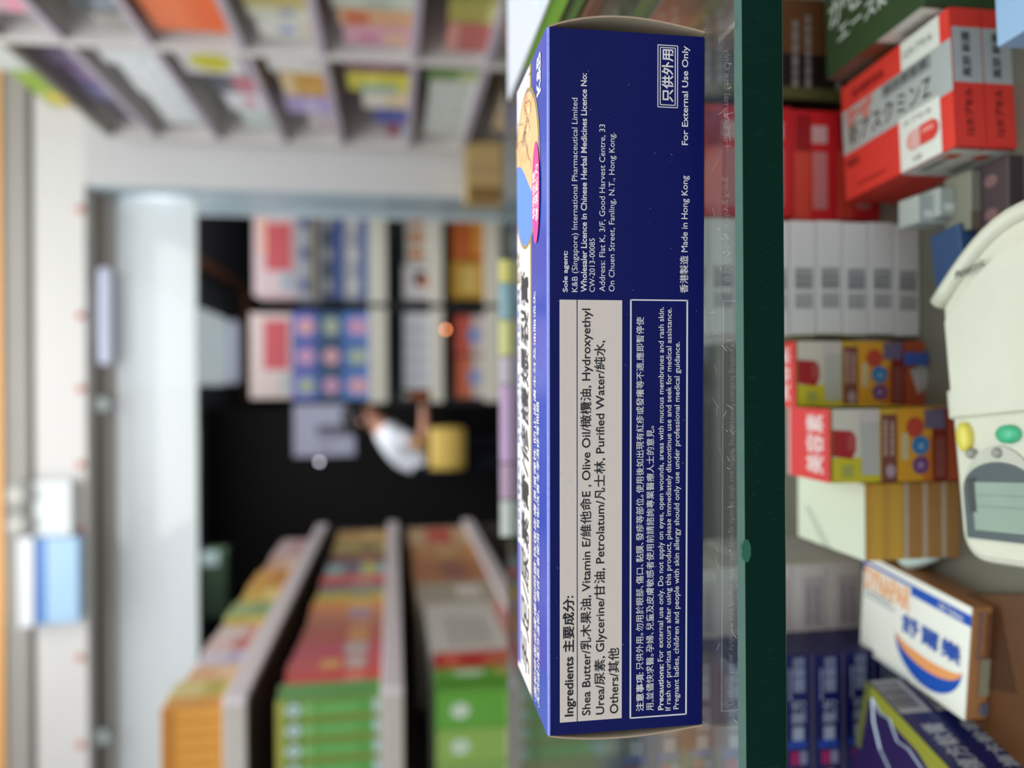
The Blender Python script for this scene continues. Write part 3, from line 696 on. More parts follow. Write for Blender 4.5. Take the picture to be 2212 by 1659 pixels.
# brown cartons: the upper shelf row in the corner
da = [('r', 'front', 0.45, 0.0, 1.0, 1.0, (112, 70, 40)), ('r', 'front', 0.0, 0.0, 0.12, 1.0, (96, 92, 52)), ('lines', 'front', 0.12, 0.2, 0.9, 0.8, (150, 136, 128), 2)]
stack_front('tonic_carton', ['black and brown tonic carton, %s from the bottom of the stack at the green carton' % ordn(i) for i in range(6)],
            vz(ZGB - 0.004, YB), 0, 6, 2, 218, YB, 0.07, (36, 26, 22), da, group='black and brown tonic cartons')
# red cartons
ra = [('r', 'front', 0.0, 0.62, 0.62, 0.98, (206, 70, 50)), ('r', 'front', 0.70, 0.22, 0.86, 0.58, (206, 160, 158)), ('r', 'front', 0.10, 0.22, 0.62, 0.56, (196, 120, 118)), ('r', 'front', 0.62, 0.6, 0.95, 0.95, (150, 18, 24))]
stack_front('red_medicine_carton', ['glossy red carton with pale lettering, %s from the bottom of the red stack' % ordn(i) for i in range(6)],
            vz(ZGB - 0.006, 0.325), 0, 6, 238, 474, 0.325, 0.075, (200, 28, 34), ra, group='glossy red cartons beside the white barcode stack')
# white barcode cartons
wa = [('bars', 'front', 0.40, 0.14, 0.59, 0.84, (92, 92, 94), 'x'), ('bars', 'front', 0.23, 0.14, 0.37, 0.84, (150, 148, 148), 'x')]
nst = 11
stack_front('barcode_carton', ['flat white carton with a grey barcode end, %s from the bottom of the white stack' % ordn(i) for i in range(nst)],
            vz(ZGB - 0.004, 0.298), 0, nst, 477, 722, 0.298, 0.085, (212, 208, 205), wa, group='white barcode cartons in the counter')

# two yellow and red vitamin cartons with bands of print
def vita(label, xtopnear, xtopfar, y0, y1, zoff):
    z_t = ZSH + 0.0575; Yn = at_z(xtopnear, (y0 + y1) / 2, z_t).y; Yf = at_z(xtopfar, (y0 + y1) / 2, z_t).y
    a = at_y(xtopnear, y1, Yn); d = at_y(xtopnear, y0, Yn); wd_ = d.x - a.x
    RD, YL, ORG = (206, 44, 52), (214, 200, 50), (220, 150, 44)
    art = [('r', 'front', 0, 0.66, 1, 1.0, (212, 204, 190)), ('r', 'front', 0.0, 0.66, 0.34, 1.0, (206, 192, 44)), ('r', 'front', 0.0, 0.66, 0.86, 0.70, (206, 192, 44)),
           ('p', 'front', [(0.36, 1.0), (0.32, 0.86), (0.44, 0.83), (0.62, 0.83), (0.70, 0.86), (0.72, 1.0)], (168, 30, 38)), ('r', 'front', 0.44, 0.84, 0.66, 0.89, (176, 74, 70)),
           ('r', 'front', 0.08, 0.85, 0.24, 0.93, (168, 168, 84)), ('r', 'front', 0.70, 0.66, 0.98, 0.80, (204, 194, 190)),
           ('r', 'front', 0.10, 0.66, 0.82, 0.79, (186, 184, 176)),
           ('r', 'front', 0.0, 0.53, 0.92, 0.645, (126, 74, 62)), ('lines', 'front', 0.36, 0.54, 0.88, 0.64, (196, 164, 152), 2), ('c', 'front', 0.15, 0.58, 0.09, 0.035, (176, 150, 160)),
           ('r', 'front', 0.0, 0.27, 1.0, 0.53, (222, 158, 46)), ('r', 'front', 0.0, 0.27, 0.6, 0.34, (206, 118, 40)), ('r', 'front', 0.30, 0.45, 0.66, 0.50, (206, 190, 150)),
           ('c', 'front', 0.74, 0.40, 0.14, 0.065, (196, 74, 56)), ('c', 'front', 0.49, 0.36, 0.13, 0.065, (52, 126, 186)), ('c', 'front', 0.22, 0.36, 0.12, 0.06, (104, 62, 130)), ('c', 'front', 0.22, 0.36, 0.05, 0.026, (170, 130, 166)),
           ('t', 'front', 'B', 0.45, 0.34, 0.07, 0.05, (190, 214, 226)),
           ('r', 'front', 0.0, 0.16, 1.0, 0.27, (128, 42, 36)), ('r', 'front', 0.72, 0.18, 0.98, 0.33, (112, 100, 130)), ('lines', 'front', 0.06, 0.18, 0.6, 0.25, (168, 110, 100), 2),
           ('r', 'front', 0.0, 0.0, 1.0, 0.16, (178, 78, 46)),
           ('r', 'top', 0.0, 0.0, 1.0, 1.0, (220, 58, 62)), ('t', 'top', '美容素', 0.10, 0.18, 0.82, 0.42, (238, 206, 206), {'bold': 0.03}), ('r', 'top', 0.0, 0.93, 1.0, 1.0, (206, 160, 160)),
           ('r', 'right', 0.0, 0.4, 1.0, 1.0, (216, 200, 50))]
    carton('vitamin_carton', label, (wd_, Yf - Yn, z_t - ZSH - 0.0002), ((a.x + d.x) / 2, (Yn + Yf) / 2, ZSH + 0.0001), 0, (214, 170, 60), art, flap=None, bev=0.0005, group='yellow and red vitamin cartons')
vita('yellow and red vitamin carton with coloured dots, standing beside the white barcode stack', 1722, 1645, 737, 880, 0)
vita('yellow and red vitamin carton with coloured dots, the nearer one beside the orange stack', 1797, 1706, 884, 1044, 0)

# orange stack under a pale carton
z_t = ZSH + 0.041; Yn = at_z(1868, 1105, z_t).y; Yf = at_z(1724, 1105, z_t).y
a = at_y(1868, 1212, Yn); d = at_y(1868, 1046, Yn)
for i in range(5):
    h = 0.041 / 5
    carton('orange_carton', 'flat orange carton with a pale edge, %s from the bottom of the orange stack' % ordn(i) if i < 4 else 'flat orange carton with a wide pale top, topmost of the orange stack',
           (d.x - a.x, Yf - Yn, h - 0.0003), ((a.x + d.x) / 2, (Yn + Yf) / 2, ZSH + i * h + 0.0001), 0, (206, 156, 78), [('r', 'front', 0, 0.74, 1, 0.98, (196, 176, 156) if i < 3 else (206, 156, 66)), ('r', 'front', 0, 0.0, 1, 0.70, (176, 128, 72) if i < 3 else (214, 166, 66))] + ([('r', 'top', 0, 0, 1, 1, (214, 216, 198)), ('p', 'top', [(0, 0.45), (0.5, 0.8), (0.5, 0.9), (0, 0.6)], (190, 192, 178))] if i == 4 else []), flap=None, bev=0.0004, group='flat orange cartons in the counter')
# white cartons with grey print
ga = [('r', 'front', 0.12, 0.10, 0.82, 0.72, (178, 168, 170)), ('lines', 'front', 0.18, 0.2, 0.8, 0.66, (140, 124, 134), 2)]
stack_front('grey_print_carton', ['white carton with faded grey print, %s from the bottom of its stack' % ordn(i) for i in range(7)],
            vz(ZGB - 0.008, 0.34), 0, 7, 1216, 1372, 0.34, 0.06, (200, 192, 188), ga, group='white cartons with faded grey print')
# navy cartons
na = [('bars', 'front', 0.72, 0.25, 0.98, 0.62, (150, 158, 182), 'x'), ('lines', 'front', 0.66, 0.66, 0.9, 0.8, (150, 158, 182), 1), ('t', 'front', '複方', 0.48, 0.28, 0.18, 0.5, (150, 156, 176), {'bold': 0.02}), ('r', 'front', 0.36, 0.3, 0.46, 0.66, (150, 156, 176)), ('r', 'front', 0.30, 0.2, 0.36, 0.85, (28, 62, 150)), ('r', 'front', 0.18, 0.46, 0.28, 0.74, (150, 24, 90)), ('r', 'front', 0.18, 0.2, 0.28, 0.44, (120, 120, 150)), ('c', 'front', 0.09, 0.46, 0.05, 0.24, (186, 106, 96)), ('r', 'front', 0.0, 0.0, 1.0, 0.06, (84, 80, 84))]
stack_front('navy_carton', ['navy carton with pale print, %s from the bottom of the navy stack' % ordn(i) for i in range(9)],
            vz(ZGB - 0.004, 0.31), 0, 9, 1412, 1700, 0.31, 0.08, (14, 16, 78), na, group='navy cartons stacked in the counter', flap=None)
# two navy and olive flat cartons in front
zt5 = ZSH + 0.032
ctr, yaw, wd, dp = flat_place((1840, 1660), (1872, 1468), (2020, 1900), (2062, 1672), zt5)
for i in range(2):
    art = [('bars', 'right', 0.66, 0.25, 0.97, 0.92, (66, 68, 74), 'x')]
    art = [('r', 'right', 0.60, 0.12, 0.985, 0.95, (168, 170, 172))] + art + [('r', 'right', 0.0, 0.0, 0.60, 1.0, (24, 32, 92)), ('t', 'right', '複方軟膏', 0.02, 0.25, 0.46, 0.6, (176, 180, 190), {'bold': 0.02})]
    if i == 1:
        art += [('r', 'top', 0.0, 0.0, 1.0, 1.0, (36, 18, 74)), ('r', 'top', 0.86, 0.0, 1.0, 1.0, (140, 138, 44)), ('p', 'top', [(0.86, 0.35), (0.72, 0.0), (1.0, 0.0), (1.0, 0.3)], (140, 138, 44)), ('r', 'top', 0.3, 0.93, 1.0, 1.0, (96, 98, 46))]
    cr_ = carton('ointment_box', ['navy ointment carton with olive edge, lower of the pair in front of the navy stack', 'navy ointment carton with silver outlined figure, upper of the pair before the navy stack'][i],
           (wd, dp, 0.0158), (ctr.x, ctr.y, ZSH + i * 0.016 + 0.0001), yaw, (24, 26, 84), art, flap=None, bev=0.0006, group='navy and olive ointment cartons')
    if i == 1:
        b = MB(); pts = [(0.90, 0.90), (0.70, 0.84), (0.52, 0.72), (0.40, 0.52), (0.36, 0.34), (0.40, 0.18), (0.52, 0.10), (0.60, 0.22), (0.64, 0.16), (0.76, 0.28), (0.80, 0.44), (0.76, 0.56), (0.88, 0.68), (0.84, 0.78), (0.90, 0.90)]
        b.tube([((x - 0.5) * wd, (y - 0.5) * dp, 0.01605) for x, y in pts], 0.0006, M((176, 184, 206), 0.25, 0.6, metal=0.4), 6); b.build('silver_outline', cr_)

# blood pressure monitor lying on its back
zm = ZSH + 0.034
pbl, ptl = at_z(2074, 1212, zm), at_z(2020, 580, zm)
yd = (ptl - pbl); ML = yd.length; yd.normalize(); MW = 0.080
yawm = math.atan2(yd.y, yd.x) - math.pi / 2
bp = empty('blood_pressure_monitor', (pbl.x, pbl.y, ZSH + 0.0001), yawm); tag(bp, 'white blood pressure monitor with yellow and green buttons' + CTR, 'monitor')
wm = M((216, 214, 198), 0.35, 0.45, vary=0.05, scale=90)
def outline(inset, top, r=0.009):
    pts = []
    for a in range(180, 271, 15): pts.append((r + inset + r*math.cos(math.radians(a)), r + inset + r*math.sin(math.radians(a))))
    for a in range(270, 361, 15): pts.append((MW - r - inset + r*math.cos(math.radians(a)), r + inset + r*math.sin(math.radians(a))))
    for i in range(13):
        q = 1 - i / 12; pts.append((inset + (MW - 2*inset) * q, ML - 0.012 - inset + top * math.sin(math.pi * q)))
    return pts
hm = zm - ZSH
b = MB(); b.loft([[(x, y, z) for x, y in outline(i_, 0.020)] for i_, z in ((0.006, 0.0), (0.002, 0.003), (0.0, 0.010), (0.0, hm - 0.005), (0.0012, hm - 0.0015), (0.003, hm - 0.0003))], wm); b.build('body', bp, False)
# cuff cover: raised lid over the upper part with a rolled upper rim
s_y = ML * 0.475
b = MB(); lid = [(0.004, s_y), (MW - 0.004, s_y)] + [(0.004 + (MW - 0.008) * (1 - i/12), ML - 0.020 + 0.018 * math.sin(math.pi * (1 - i/12))) for i in range(13)]
b.loft([[(x, y, z) for x, y in lid] for z in (hm - 0.001, hm + 0.0012)] + [[(MW/2 + (x - MW/2)*0.97, s_y + (y - s_y)*0.985 + 0.0006, hm + 0.002) for x, y in lid]], M((219, 217, 202), 0.35, 0.45, vary=0.06, scale=70)); lido = b.build('cuff_lid', bp)
b = MB(); rim = [((MW) * q, ML - 0.0125 + 0.020 * math.sin(math.pi * q), hm - 0.0005) for q in [i/16 for i in range(17)]]
b.tube(rim, 0.0030, wm, 12); b.build('top_rim', bp, True)
pa = at_z(2078, 603, zm); pb_ = at_z(2142, 573, zm); cs_, sn_ = math.cos(-yawm), math.sin(-yawm)
def tomon(p): q = p - V((pbl.x, pbl.y, 0)); return (cs_*q.x - sn_*q.y, sn_*q.x + cs_*q.y)
la, lb_ = tomon(pa), tomon(pb_)
b = MB(); dl_ = V((lb_[0]-la[0], lb_[1]-la[1], 0)); wl = dl_.length; dl_.normalize()
b.text('Panasonic', (la[0], la[1], hm + 0.0022), dl_, V((-dl_.y, dl_.x, 0)), wl, INK((84, 86, 82)), 0.0042, 0.02); b.build('lettering', lido)
b = MB(); b.box((-0.0022, ML*0.475, hm - 0.014), (0.0012, ML*0.575, hm - 0.002), wm, 0.0008); b.build('lid_latch', bp)
# display window
def arch(x0, x1, y0, y1, r):
    xc = (x0 + x1)/2; rx = (x1 - x0)/2
    return [(x0, y0), (x1, y0)] + [(xc + rx*math.cos(math.radians(a)), y1 - r + r*math.sin(math.radians(a))) for a in range(0, 181, 12)]
wx0 = tomon(at_z(2084, 1080, zm))[0]; wx1 = wx0 + 2 * (tomon(at_z(2160, 1040, zm))[0] - wx0)
wy0, wy1 = tomon(at_z(2100, 1165, zm))[1], tomon(at_z(2160, 962, zm))[1]
b = MB(); b.prism(arch(wx0, wx1, wy0, wy1, (wy1 - wy0)*0.62), hm - 0.001, hm + 0.0006, M((196, 196, 186), 0.3)); scr = b.build('display_window', bp)
b = MB(); hgt = wy1 - wy0
b.prism(arch(wx0 + 0.0008, wx1 - 0.0008, wy0 + 0.0006, wy0 + hgt*0.83, hgt*0.30), hm, hm + 0.0008, M((84, 92, 98), 0.25, 0.5)); b.build('display_bezel', scr)
b = MB(); b.box((wx0 + 0.005, wy0 + hgt*0.11, hm), (wx1 - 0.004, wy0 + hgt*0.62, hm + 0.0011), M((150, 168, 156), 0.2, 0.5, vary=0.12, scale=50)); lcd = b.build('liquid_crystal_display', scr)
b = MB(); b.quad((wx0 + 0.0035, wy0 + hgt*0.30, hm + 0.0012), (wx0 + 0.0065, wy0 + hgt*0.30, hm + 0.0012), (wx0 + 0.0065, wy0 + hgt*0.66, hm + 0.0012), (wx0 + 0.0035, wy0 + hgt*0.66, hm + 0.0012), INK((62, 66, 66)))
for q in (0.36, 0.48): b.quad((wx0 + 0.007, wy0 + hgt*q, hm + 0.0012), (wx1 - 0.006, wy0 + hgt*q, hm + 0.0012), (wx1 - 0.006, wy0 + hgt*(q + 0.008), hm + 0.0012), (wx0 + 0.007, wy0 + hgt*(q + 0.008), hm + 0.0012), INK((120, 136, 128)))
b.build('display_marks', scr)
for (px, py, rx, ry, c, nm, lb2) in ((2087, 944, 0.0029, 0.0046, (226, 210, 84), 'yellow_button', 'yellow oval button'), (2181, 938, 0.0042, 0.0027, (70, 182, 136), 'green_button', 'green oval button'), (2103, 980, 0.0016, 0.0016, (150, 150, 140), 'memory_button', 'small grey button'), (2160, 978, 0.0016, 0.0016, (150, 150, 140), 'memory_button', 'small grey button')):
    q = tomon(at_z(px, py, zm)); b = MB(); rings = []
    for k_, z in ((1.1, -0.001), (1.05, 0.0012), (0.8, 0.0019), (0.2, 0.0021)): rings.append([(q[0] + rx*k_*math.cos(t_*math.pi/12), q[1] + ry*k_*math.sin(t_*math.pi/12), hm + z) for t_ in range(24)])
    b.loft(rings, M(c, 0.3, 0.5)); tag(b.build(nm, bp, True), lb2)

# small things around it
q = at_z(1958, 1188, ZSH + 0.013)
bt = empty('white_bottle', (q.x, q.y, ZSH + 0.0068), math.radians(-62)); tag(bt, 'small glossy white bottle lying behind the tablet carton', 'bottle')
b = MB(); b.lathe([(0.002, -0.009), (0.0058, -0.009), (0.0066, -0.0075), (0.0066, 0.006), (0.0058, 0.008), (0.002, 0.0085)], (0, 0, 0), M((226, 246, 244), 0.15, 0.6), 20, 'x'); b.build('bottle_body', bt, True)
b = MB(); b.lathe([(0.0045, 0.0084), (0.0047, 0.009), (0.0047, 0.0122), (0.004, 0.0128), (0.001, 0.0129)], (0, 0, 0), M((206, 226, 232), 0.2, 0.6), 18, 'x'); b.build('cap', bt, True)
# clear pouch with a blue seal
a = at_y(2050, 892, 0.285); d = at_y(1984, 738, 0.285)
pz = ZSH; pw = d.x - a.x; ph = d.z - ZSH
po = empty('clear_pouch', ((a.x + d.x)/2, 0.300, ZSH + 0.0001)); tag(po, 'clear crinkled plastic pouch with a blue seal, behind the blood pressure monitor', 'pouch')
b = MB(); N = 10; rows = []
rnd = random.Random(11)
for j in range(N + 1):
    for sgn in (-1, 1): pass
def pouch_side(sgn):
    vs_, fs_ = [], []
    for j in range(N + 1):
        for i in range(N + 1):
            u, v_ = i / N, j / N; th = 0.006 * math.sin(math.pi*u) * (1 - v_)**0.5
            vs_.append((pw*(u - 0.5), sgn*(th + 0.0003) + (rnd.uniform(-0.0009, 0.0009) if 0 < i < N and 0 < j < N else 0), ph * v_))
    for j in range(N):
        for i in range(N): fs_.append((j*(N+1)+i, j*(N+1)+i+1, (j+1)*(N+1)+i+1, (j+1)*(N+1)+i))
    return vs_, fs_
for sgn in (-1, 1):
    vs_, fs_ = pouch_side(sgn); b.add(vs_, fs_, thin_glass('pouch_film', (0.9, 0.95, 0.96), 1.5, 0.45, (0.70, 0.78, 0.80)))
b.build('film', po, True)
b = MB(); b.box((pw*0.18, -0.0075, ph*0.05), (pw*0.36, -0.0062, ph*0.98), M((58, 88, 168), 0.35)); b.build('blue_seal', po)
# blue carton, plum carton, light blue carton and clear vial boxes at the right front
def flat_box(name, label, px, z_h, sz, rz, c, art=(), cat='carton', group=None):
    q = at_z(px[0], px[1], ZSH + z_h); return carton(name, label, sz, (q.x, q.y, ZSH + 0.0001), rz, c, art, cat, group, flap=None, bev=0.0005)
flat_box('blue_carton', 'small dark blue carton lying behind the blood pressure monitor', (2046, 556), 0.012, (0.022, 0.016, 0.012), 0.15, (50, 78, 122), [('r', 'front', 0, 0, 1, 0.4, (120, 150, 186))])
flat_box('plum_carton', 'dark plum carton with two pink marks beside the blood pressure monitor', (2142, 425), 0.006, (0.026, 0.016, 0.006), 0.0, (66, 52, 56), [('c', 'top', 0.25, 0.5, 0.09, 0.2, (120, 90, 90)), ('c', 'top', 0.72, 0.5, 0.09, 0.2, (120, 90, 90))])
flat_box('grey_carton', 'plain grey carton behind the dark plum carton', (2068, 440), 0.010, (0.022, 0.014, 0.010), 0.0, (132, 130, 116), [('r', 'front', 0.0, 0.0, 0.3, 1.0, (110, 98, 88))])
for i, yy in enumerate((470, 455)):
    flat_box('vial_box', ['clear white vial box against the white barcode stack', 'clear white vial box under the red and silver cartons'][i], (1962 + 45 * i, yy - 12), 0.022 - 0.006 * i, (0.011, 0.012, 0.022 - 0.006 * i), 0.0, (176, 182, 178), [('r', 'front', 0.2, 0.1, 0.45, 0.9, (220, 224, 220))], group='small vial boxes')
q = at_z(2202, 20, ZSH + 0.022)
carton('pale_blue_carton', 'pale blue carton at the counter front beside the red and silver cartons', (0.05, 0.028, 0.028), (q.x + 0.014, q.y - 0.010, ZSH + 0.0001), 0.05, (150, 182, 218), [('r', 'top', 0.1, 0.2, 0.9, 0.4, (190, 208, 230))], flap=None)
# amber carton lying under the left front
q = at_z(2150, 1560, ZSH + 0.006)
carton('amber_carton', 'amber brown flat carton lying in front of the tablet carton', (0.085, 0.05, 0.006), (q.x + 0.006, q.y - 0.012, ZSH + 0.0001), 0.25, (84, 48, 16), [('r', 'top', 0.05, 0.1, 0.6, 0.4, (100, 60, 20)), ('r', 'top', 0.6, 0.5, 0.95, 0.9, (66, 36, 14))], flap=None)

# ------------------------------------------------------------------ on the counter glass, beside and behind the blue carton
zst = [0.0, 0.0045, 0.0095, 0.0150, 0.0200]
xs_ = at_z(1175, 0, ZG + 0.02).x - 0.004; ys_ = 0.235; ye_ = at_z(1125, 150, ZG + 0.02).y
px0, pxw = xs_ , 0.16
for i, (z0, z1, c, lb2) in enumerate(((0.0, 0.0052, (104, 70, 52), 'brown flat pack at the bottom of the pile beside the blue carton'), (0.0056, 0.0105, (98, 140, 66), 'green edged flat pack, middle of the pile beside the blue carton'), (0.0125, 0.0195, (128, 186, 52), 'bright green edged flat pack on top of the pile beside the blue carton'))):
    sk = (-0.002, 0.001, 0.0)[i]
    carton('flat_pack', lb2, (pxw, ye_ - ys_, z1 - z0 if i == 0 else z1 - zprev), (px0 + pxw/2 + sk, (ys_ + ye_)/2, ZG + (0 if i == 0 else zprev) + 0.0001), 0.0, c, [('r', 'left', 0.0, 0.0, 1.0, 0.25, (50, 60, 36))] if i else [], 'pack', 'flat packs piled on the glass', flap=None, bev=0.0006)  # dark strip low on the side paints the gap under each upper pack
    zprev = z1 + 0.0001
b = MB(); far = at_z(1096, 190, ZG + 0.0205)
b.box((xs_ - 0.001, ys_, 0), (xs_ + 0.17, far.y, 0.0006), M((200, 207, 216), 0.35, 0.4, vary=0.03), 0)
for q in (0.2, 0.5): b.quad((xs_ + 0.004, ys_ + q*0.1, 0.0007), (xs_ + 0.15, ys_ + q*0.1, 0.0007), (xs_ + 0.15, ys_ + q*0.1 + 0.006, 0.0007), (xs_ + 0.004, ys_ + q*0.1 + 0.006, 0.0007), INK((196, 214, 234)))
o = b.build('leaflet'); o.location = (0, 0, ZG + zprev + 0.0001); tag(o, 'white and pale blue leaflet lying on the green flat packs', 'leaflet')
# price strip standing along the far edge of the glass
strip = empty('price_strip', (0, 0.508, ZG + 0.0001)); tag(strip, 'low strip of coloured price cards along the far counter edge', 'price strip')
cx0 = at_y(1095, 1140, 0.505).x
for ya, yb, c in ((560, 612, (226, 220, 130)), (612, 690, (150, 186, 196)), (690, 770, (222, 220, 150)), (770, 830, (206, 196, 206)), (830, 1000, (206, 176, 212)), (1000, 1080, (196, 166, 190)), (1080, 1160, (206, 214, 204))):
    xa, xb = at_y(1092, yb, 0.508).x, at_y(1092, ya, 0.508).x
    b = MB(); b.box((xa + 0.0006, -0.0008, 0.0), (xb - 0.0006, 0.0008, 0.0058), P(c)); b.build('price_card', strip)

# ------------------------------------------------------------------ product rack along the right wall
XR = 0.714
rack = empty('wall_rack', (XR, 1.70, 0)); tag(rack, 'white shop rack of shelves along the wall beside the pier', 'rack')
rc = V((XR, 1.70, 0))
rw = M((216, 212, 208), 0.5, 0.35, vary=0.03, scale=10); rg = M((120, 117, 112), 0.6, 0.3)
def rbox(name, lo, hi, m, bev=0.0): b = MB(); b.box(V(lo) - rc, V(hi) - rc, m, bev); return b.build(name, rack)
RZ = [at_x(v, 305, XR).z for v in (250, 341, 470, 610, 733, 880, 1001)] + [ZC - 0.40, ZC - 0.62, 0.10]
Y0R, Y1R = 1.02, at_x(600, 306, XR).y
yp = at_x(600, 116, XR).y
TOPR = RZ[0] + 0.01
for yv, nm in ((Y0R - 0.03, 'divider'), (yp - 0.011, 'divider'), (Y1R, 'divider')):
    rbox(nm, (XR - 0.004, yv, 0.0), (1.05, yv + (0.024 if yv > Y0R else 0.03), TOPR + 0.42 if yv < Y1R else TOPR), rw)
rbox('rear_panel', (1.03, Y0R, 0.0), (1.05, Y1R, TOPR), rg)
for i, z in enumerate(RZ):
    for ya, yb in ((Y0R, yp - 0.011), (yp + 0.013, Y1R)):
        rbox('shelf', (XR + 0.010, ya, z - 0.012), (1.03, yb, z), rw)
        rbox('shelf_lip', (XR - 0.003, ya, z - 0.013), (XR + 0.010, yb, z + 0.004), M((184, 174, 186), 0.45) if i else M((120, 114, 104), 0.5))
def yx(y): return at_x(700, y, XR).y
def rpack(desc, row, y0, y1, hfrac, c, art=(), depth=0.2, cat='pack', name='product_pack', group=None, dx=0.014, lean=0.0):
    """pack on the right-hand rack between photograph rows y0 (near) and y1 (far); row counts shelves from the top"""
    ya, yb = yx(y0) + 0.002, yx(y1) - 0.002; zb = RZ[row]; zt_r = RZ[row - 1] - 0.020 if row else RZ[0] + 0.3
    h = (zt_r - zb) * hfrac
    carton(name, desc, (depth, yb - ya, h), (XR + dx + depth/2, (ya + yb)/2, zb + 0.0005), lean, c, art, cat, group)
FL = 'left'
def band(*cs):
    """horizontal bands on the face towards the aisle, bottom to top, as (fraction, colour)"""
    out, z = [], 0.0
    for f, c in cs: out.append(('r', FL, 0.0, z, 1.0, z + f, c)); z += f
    return out
# far bay, top to bottom
rpack('lime green and yellow snack bag on top of the wall rack', 0, 205, 268, 0.26, (150, 182, 52), [('r', FL, 0.0, 0.1, 0.45, 0.8, (206, 176, 62)), ('c', FL, 0.3, 0.5, 0.2, 0.3, (226, 206, 70))], 0.16)
rpack('frosted pale storage box on top of the wall rack beside the header beam', 0, 134, 200, 0.78, (206, 214, 208), [('r', FL, 0.0, 0.7, 1.0, 1.0, (226, 226, 222))], 0.22)
for i, (ya, yb, c) in enumerate(((150, 184, (76, 60, 96)), (186, 216, (106, 84, 128)), (218, 250, (96, 92, 138)), (252, 288, (58, 48, 72)))):
    rpack('purple pouch box, %s from the white divider on the topmost inner shelf' % ordn(i), 1, ya, yb, (0.72, 0.6, 0.66, 0.5)[i], c, [('r', FL, 0.1, 0.2, 0.9, 0.5, tuple(min(255, v + 30) for v in c))], group='purple pouch boxes on the rack')
for i, (ya, yb) in enumerate(((150, 174), (176, 204), (206, 234), (236, 262), (264, 290))):
    rpack('white carton with pale green print, %s from the white divider on the second inner shelf' % ordn(i), 2, ya, yb, (0.85, 0.72, 0.74, 0.68, 0.7)[i], (228, 232, 234), [('r', FL, 0.15, 0.25, 0.85, 0.4, (200, 216, 208)), ('r', FL, 0, 0, 1, 0.1, (90, 104, 150))], group='white cartons with pale green print')
rpack('white pack with a round yellow spot on the third inner rack shelf', 3, 134, 186, 0.92, (220, 218, 220), [('c', FL, 0.5, 0.55, 0.36, 0.3, (206, 200, 40)), ('r', FL, 0, 0, 1, 0.12, (66, 58, 78))])
rpack('dark slate carton with rose stripe on the third inner rack shelf', 3, 188, 222, 0.66, (72, 76, 92), [('r', FL, 0.0, 0.1, 1.0, 0.55, (190, 108, 124))])
rpack('white and rose carton on the third inner rack shelf', 3, 224, 258, 0.6, (218, 220, 224), [('r', FL, 0.2, 0.3, 0.8, 0.55, (216, 150, 160))])
rpack('pale mint carton at the pier end of the third inner rack shelf', 3, 260, 292, 0.5, (206, 218, 212), [('r', FL, 0.0, 0.0, 1.0, 0.3, (190, 206, 200))])
rpack('white tissue pack on the fourth inner rack shelf', 4, 136, 174, 0.86, (222, 222, 216), [('r', FL, 0.2, 0.1, 0.8, 0.3, (200, 204, 200))])
rpack('ochre carton on the fourth inner rack shelf', 4, 176, 222, 0.76, (204, 154, 56), [('r', FL, 0.0, 0.7, 1.0, 1.0, (226, 200, 150)), ('r', FL, 0.1, 0.2, 0.5, 0.6, (216, 172, 80))])
rpack('lavender carton on the fourth inner rack shelf', 4, 226, 258, 0.82, (176, 160, 212), [('r', FL, 0.1, 0.3, 0.9, 0.6, (206, 196, 228))])
rpack('pale grey pink carton at the pier end of the fourth inner shelf', 4, 262, 296, 0.5, (206, 196, 196), [('r', FL, 0.1, 0.3, 0.9, 0.5, (190, 170, 176))])
rpack('plum carton at the divider end of the fifth inner rack shelf', 5, 144, 164, 0.84, (116, 62, 90), [('r', FL, 0.1, 0.3, 0.9, 0.6, (140, 86, 110))])
rpack('bright yellow and teal carton on the fifth inner rack shelf', 5, 166, 204, 0.84, (214, 206, 70), [('r', FL, 0.0, 0.2, 0.35, 0.8, (130, 186, 170)), ('r', FL, 0.4, 0.5, 0.9, 0.7, (236, 226, 110))])
rpack('cream carton on the fifth inner rack shelf', 5, 206, 240, 0.66, (226, 206, 170), [('r', FL, 0.0, 0.5, 1.0, 1.0, (226, 222, 206))])
rpack('royal blue carton on the fifth inner rack shelf', 5, 243, 272, 0.52, (62, 74, 158), [('r', FL, 0.1, 0.2, 0.9, 0.4, (90, 104, 180))])
rpack('dark red and pale blue carton at the pier end of the fifth inner shelf', 5, 274, 300, 0.34, (150, 70, 86), [('r', FL, 0.0, 0.0, 1.0, 0.3, (176, 196, 216))])
for i, (ya, yb) in enumerate(((176, 214), (216, 254), (256, 292))):
    rpack('white carton with green dots, %s from the white divider on the sixth inner shelf' % ordn(i), 6, ya, yb, 0.8, (220, 224, 218), [('c', FL, 0.3, 0.3, 0.12, 0.1, (186, 204, 182)), ('c', FL, 0.7, 0.3, 0.12, 0.1, (186, 204, 182)), ('c', FL, 0.5, 0.65, 0.14, 0.1, (196, 212, 192))], group='white cartons with green dots')
rpack('green topped carton at the divider end of the sixth inner rack shelf', 6, 152, 174, 0.88, (116, 150, 84), [('r', FL, 0.0, 0.0, 1.0, 0.4, (190, 206, 150))])
for i, (ya, yb, c) in enumerate(((156, 196, (206, 196, 160)), (198, 236, (216, 206, 184)), (238, 276, (216, 190, 150)))):
    rpack('cream and tan carton, %s from the white divider on the seventh inner shelf' % ordn(i), 7, ya, yb, 0.66, c, [('r', FL, 0.2, 0.2, 0.7, 0.8, tuple(min(255, v + 18) for v in c))], group='cream and tan cartons low on the rack')
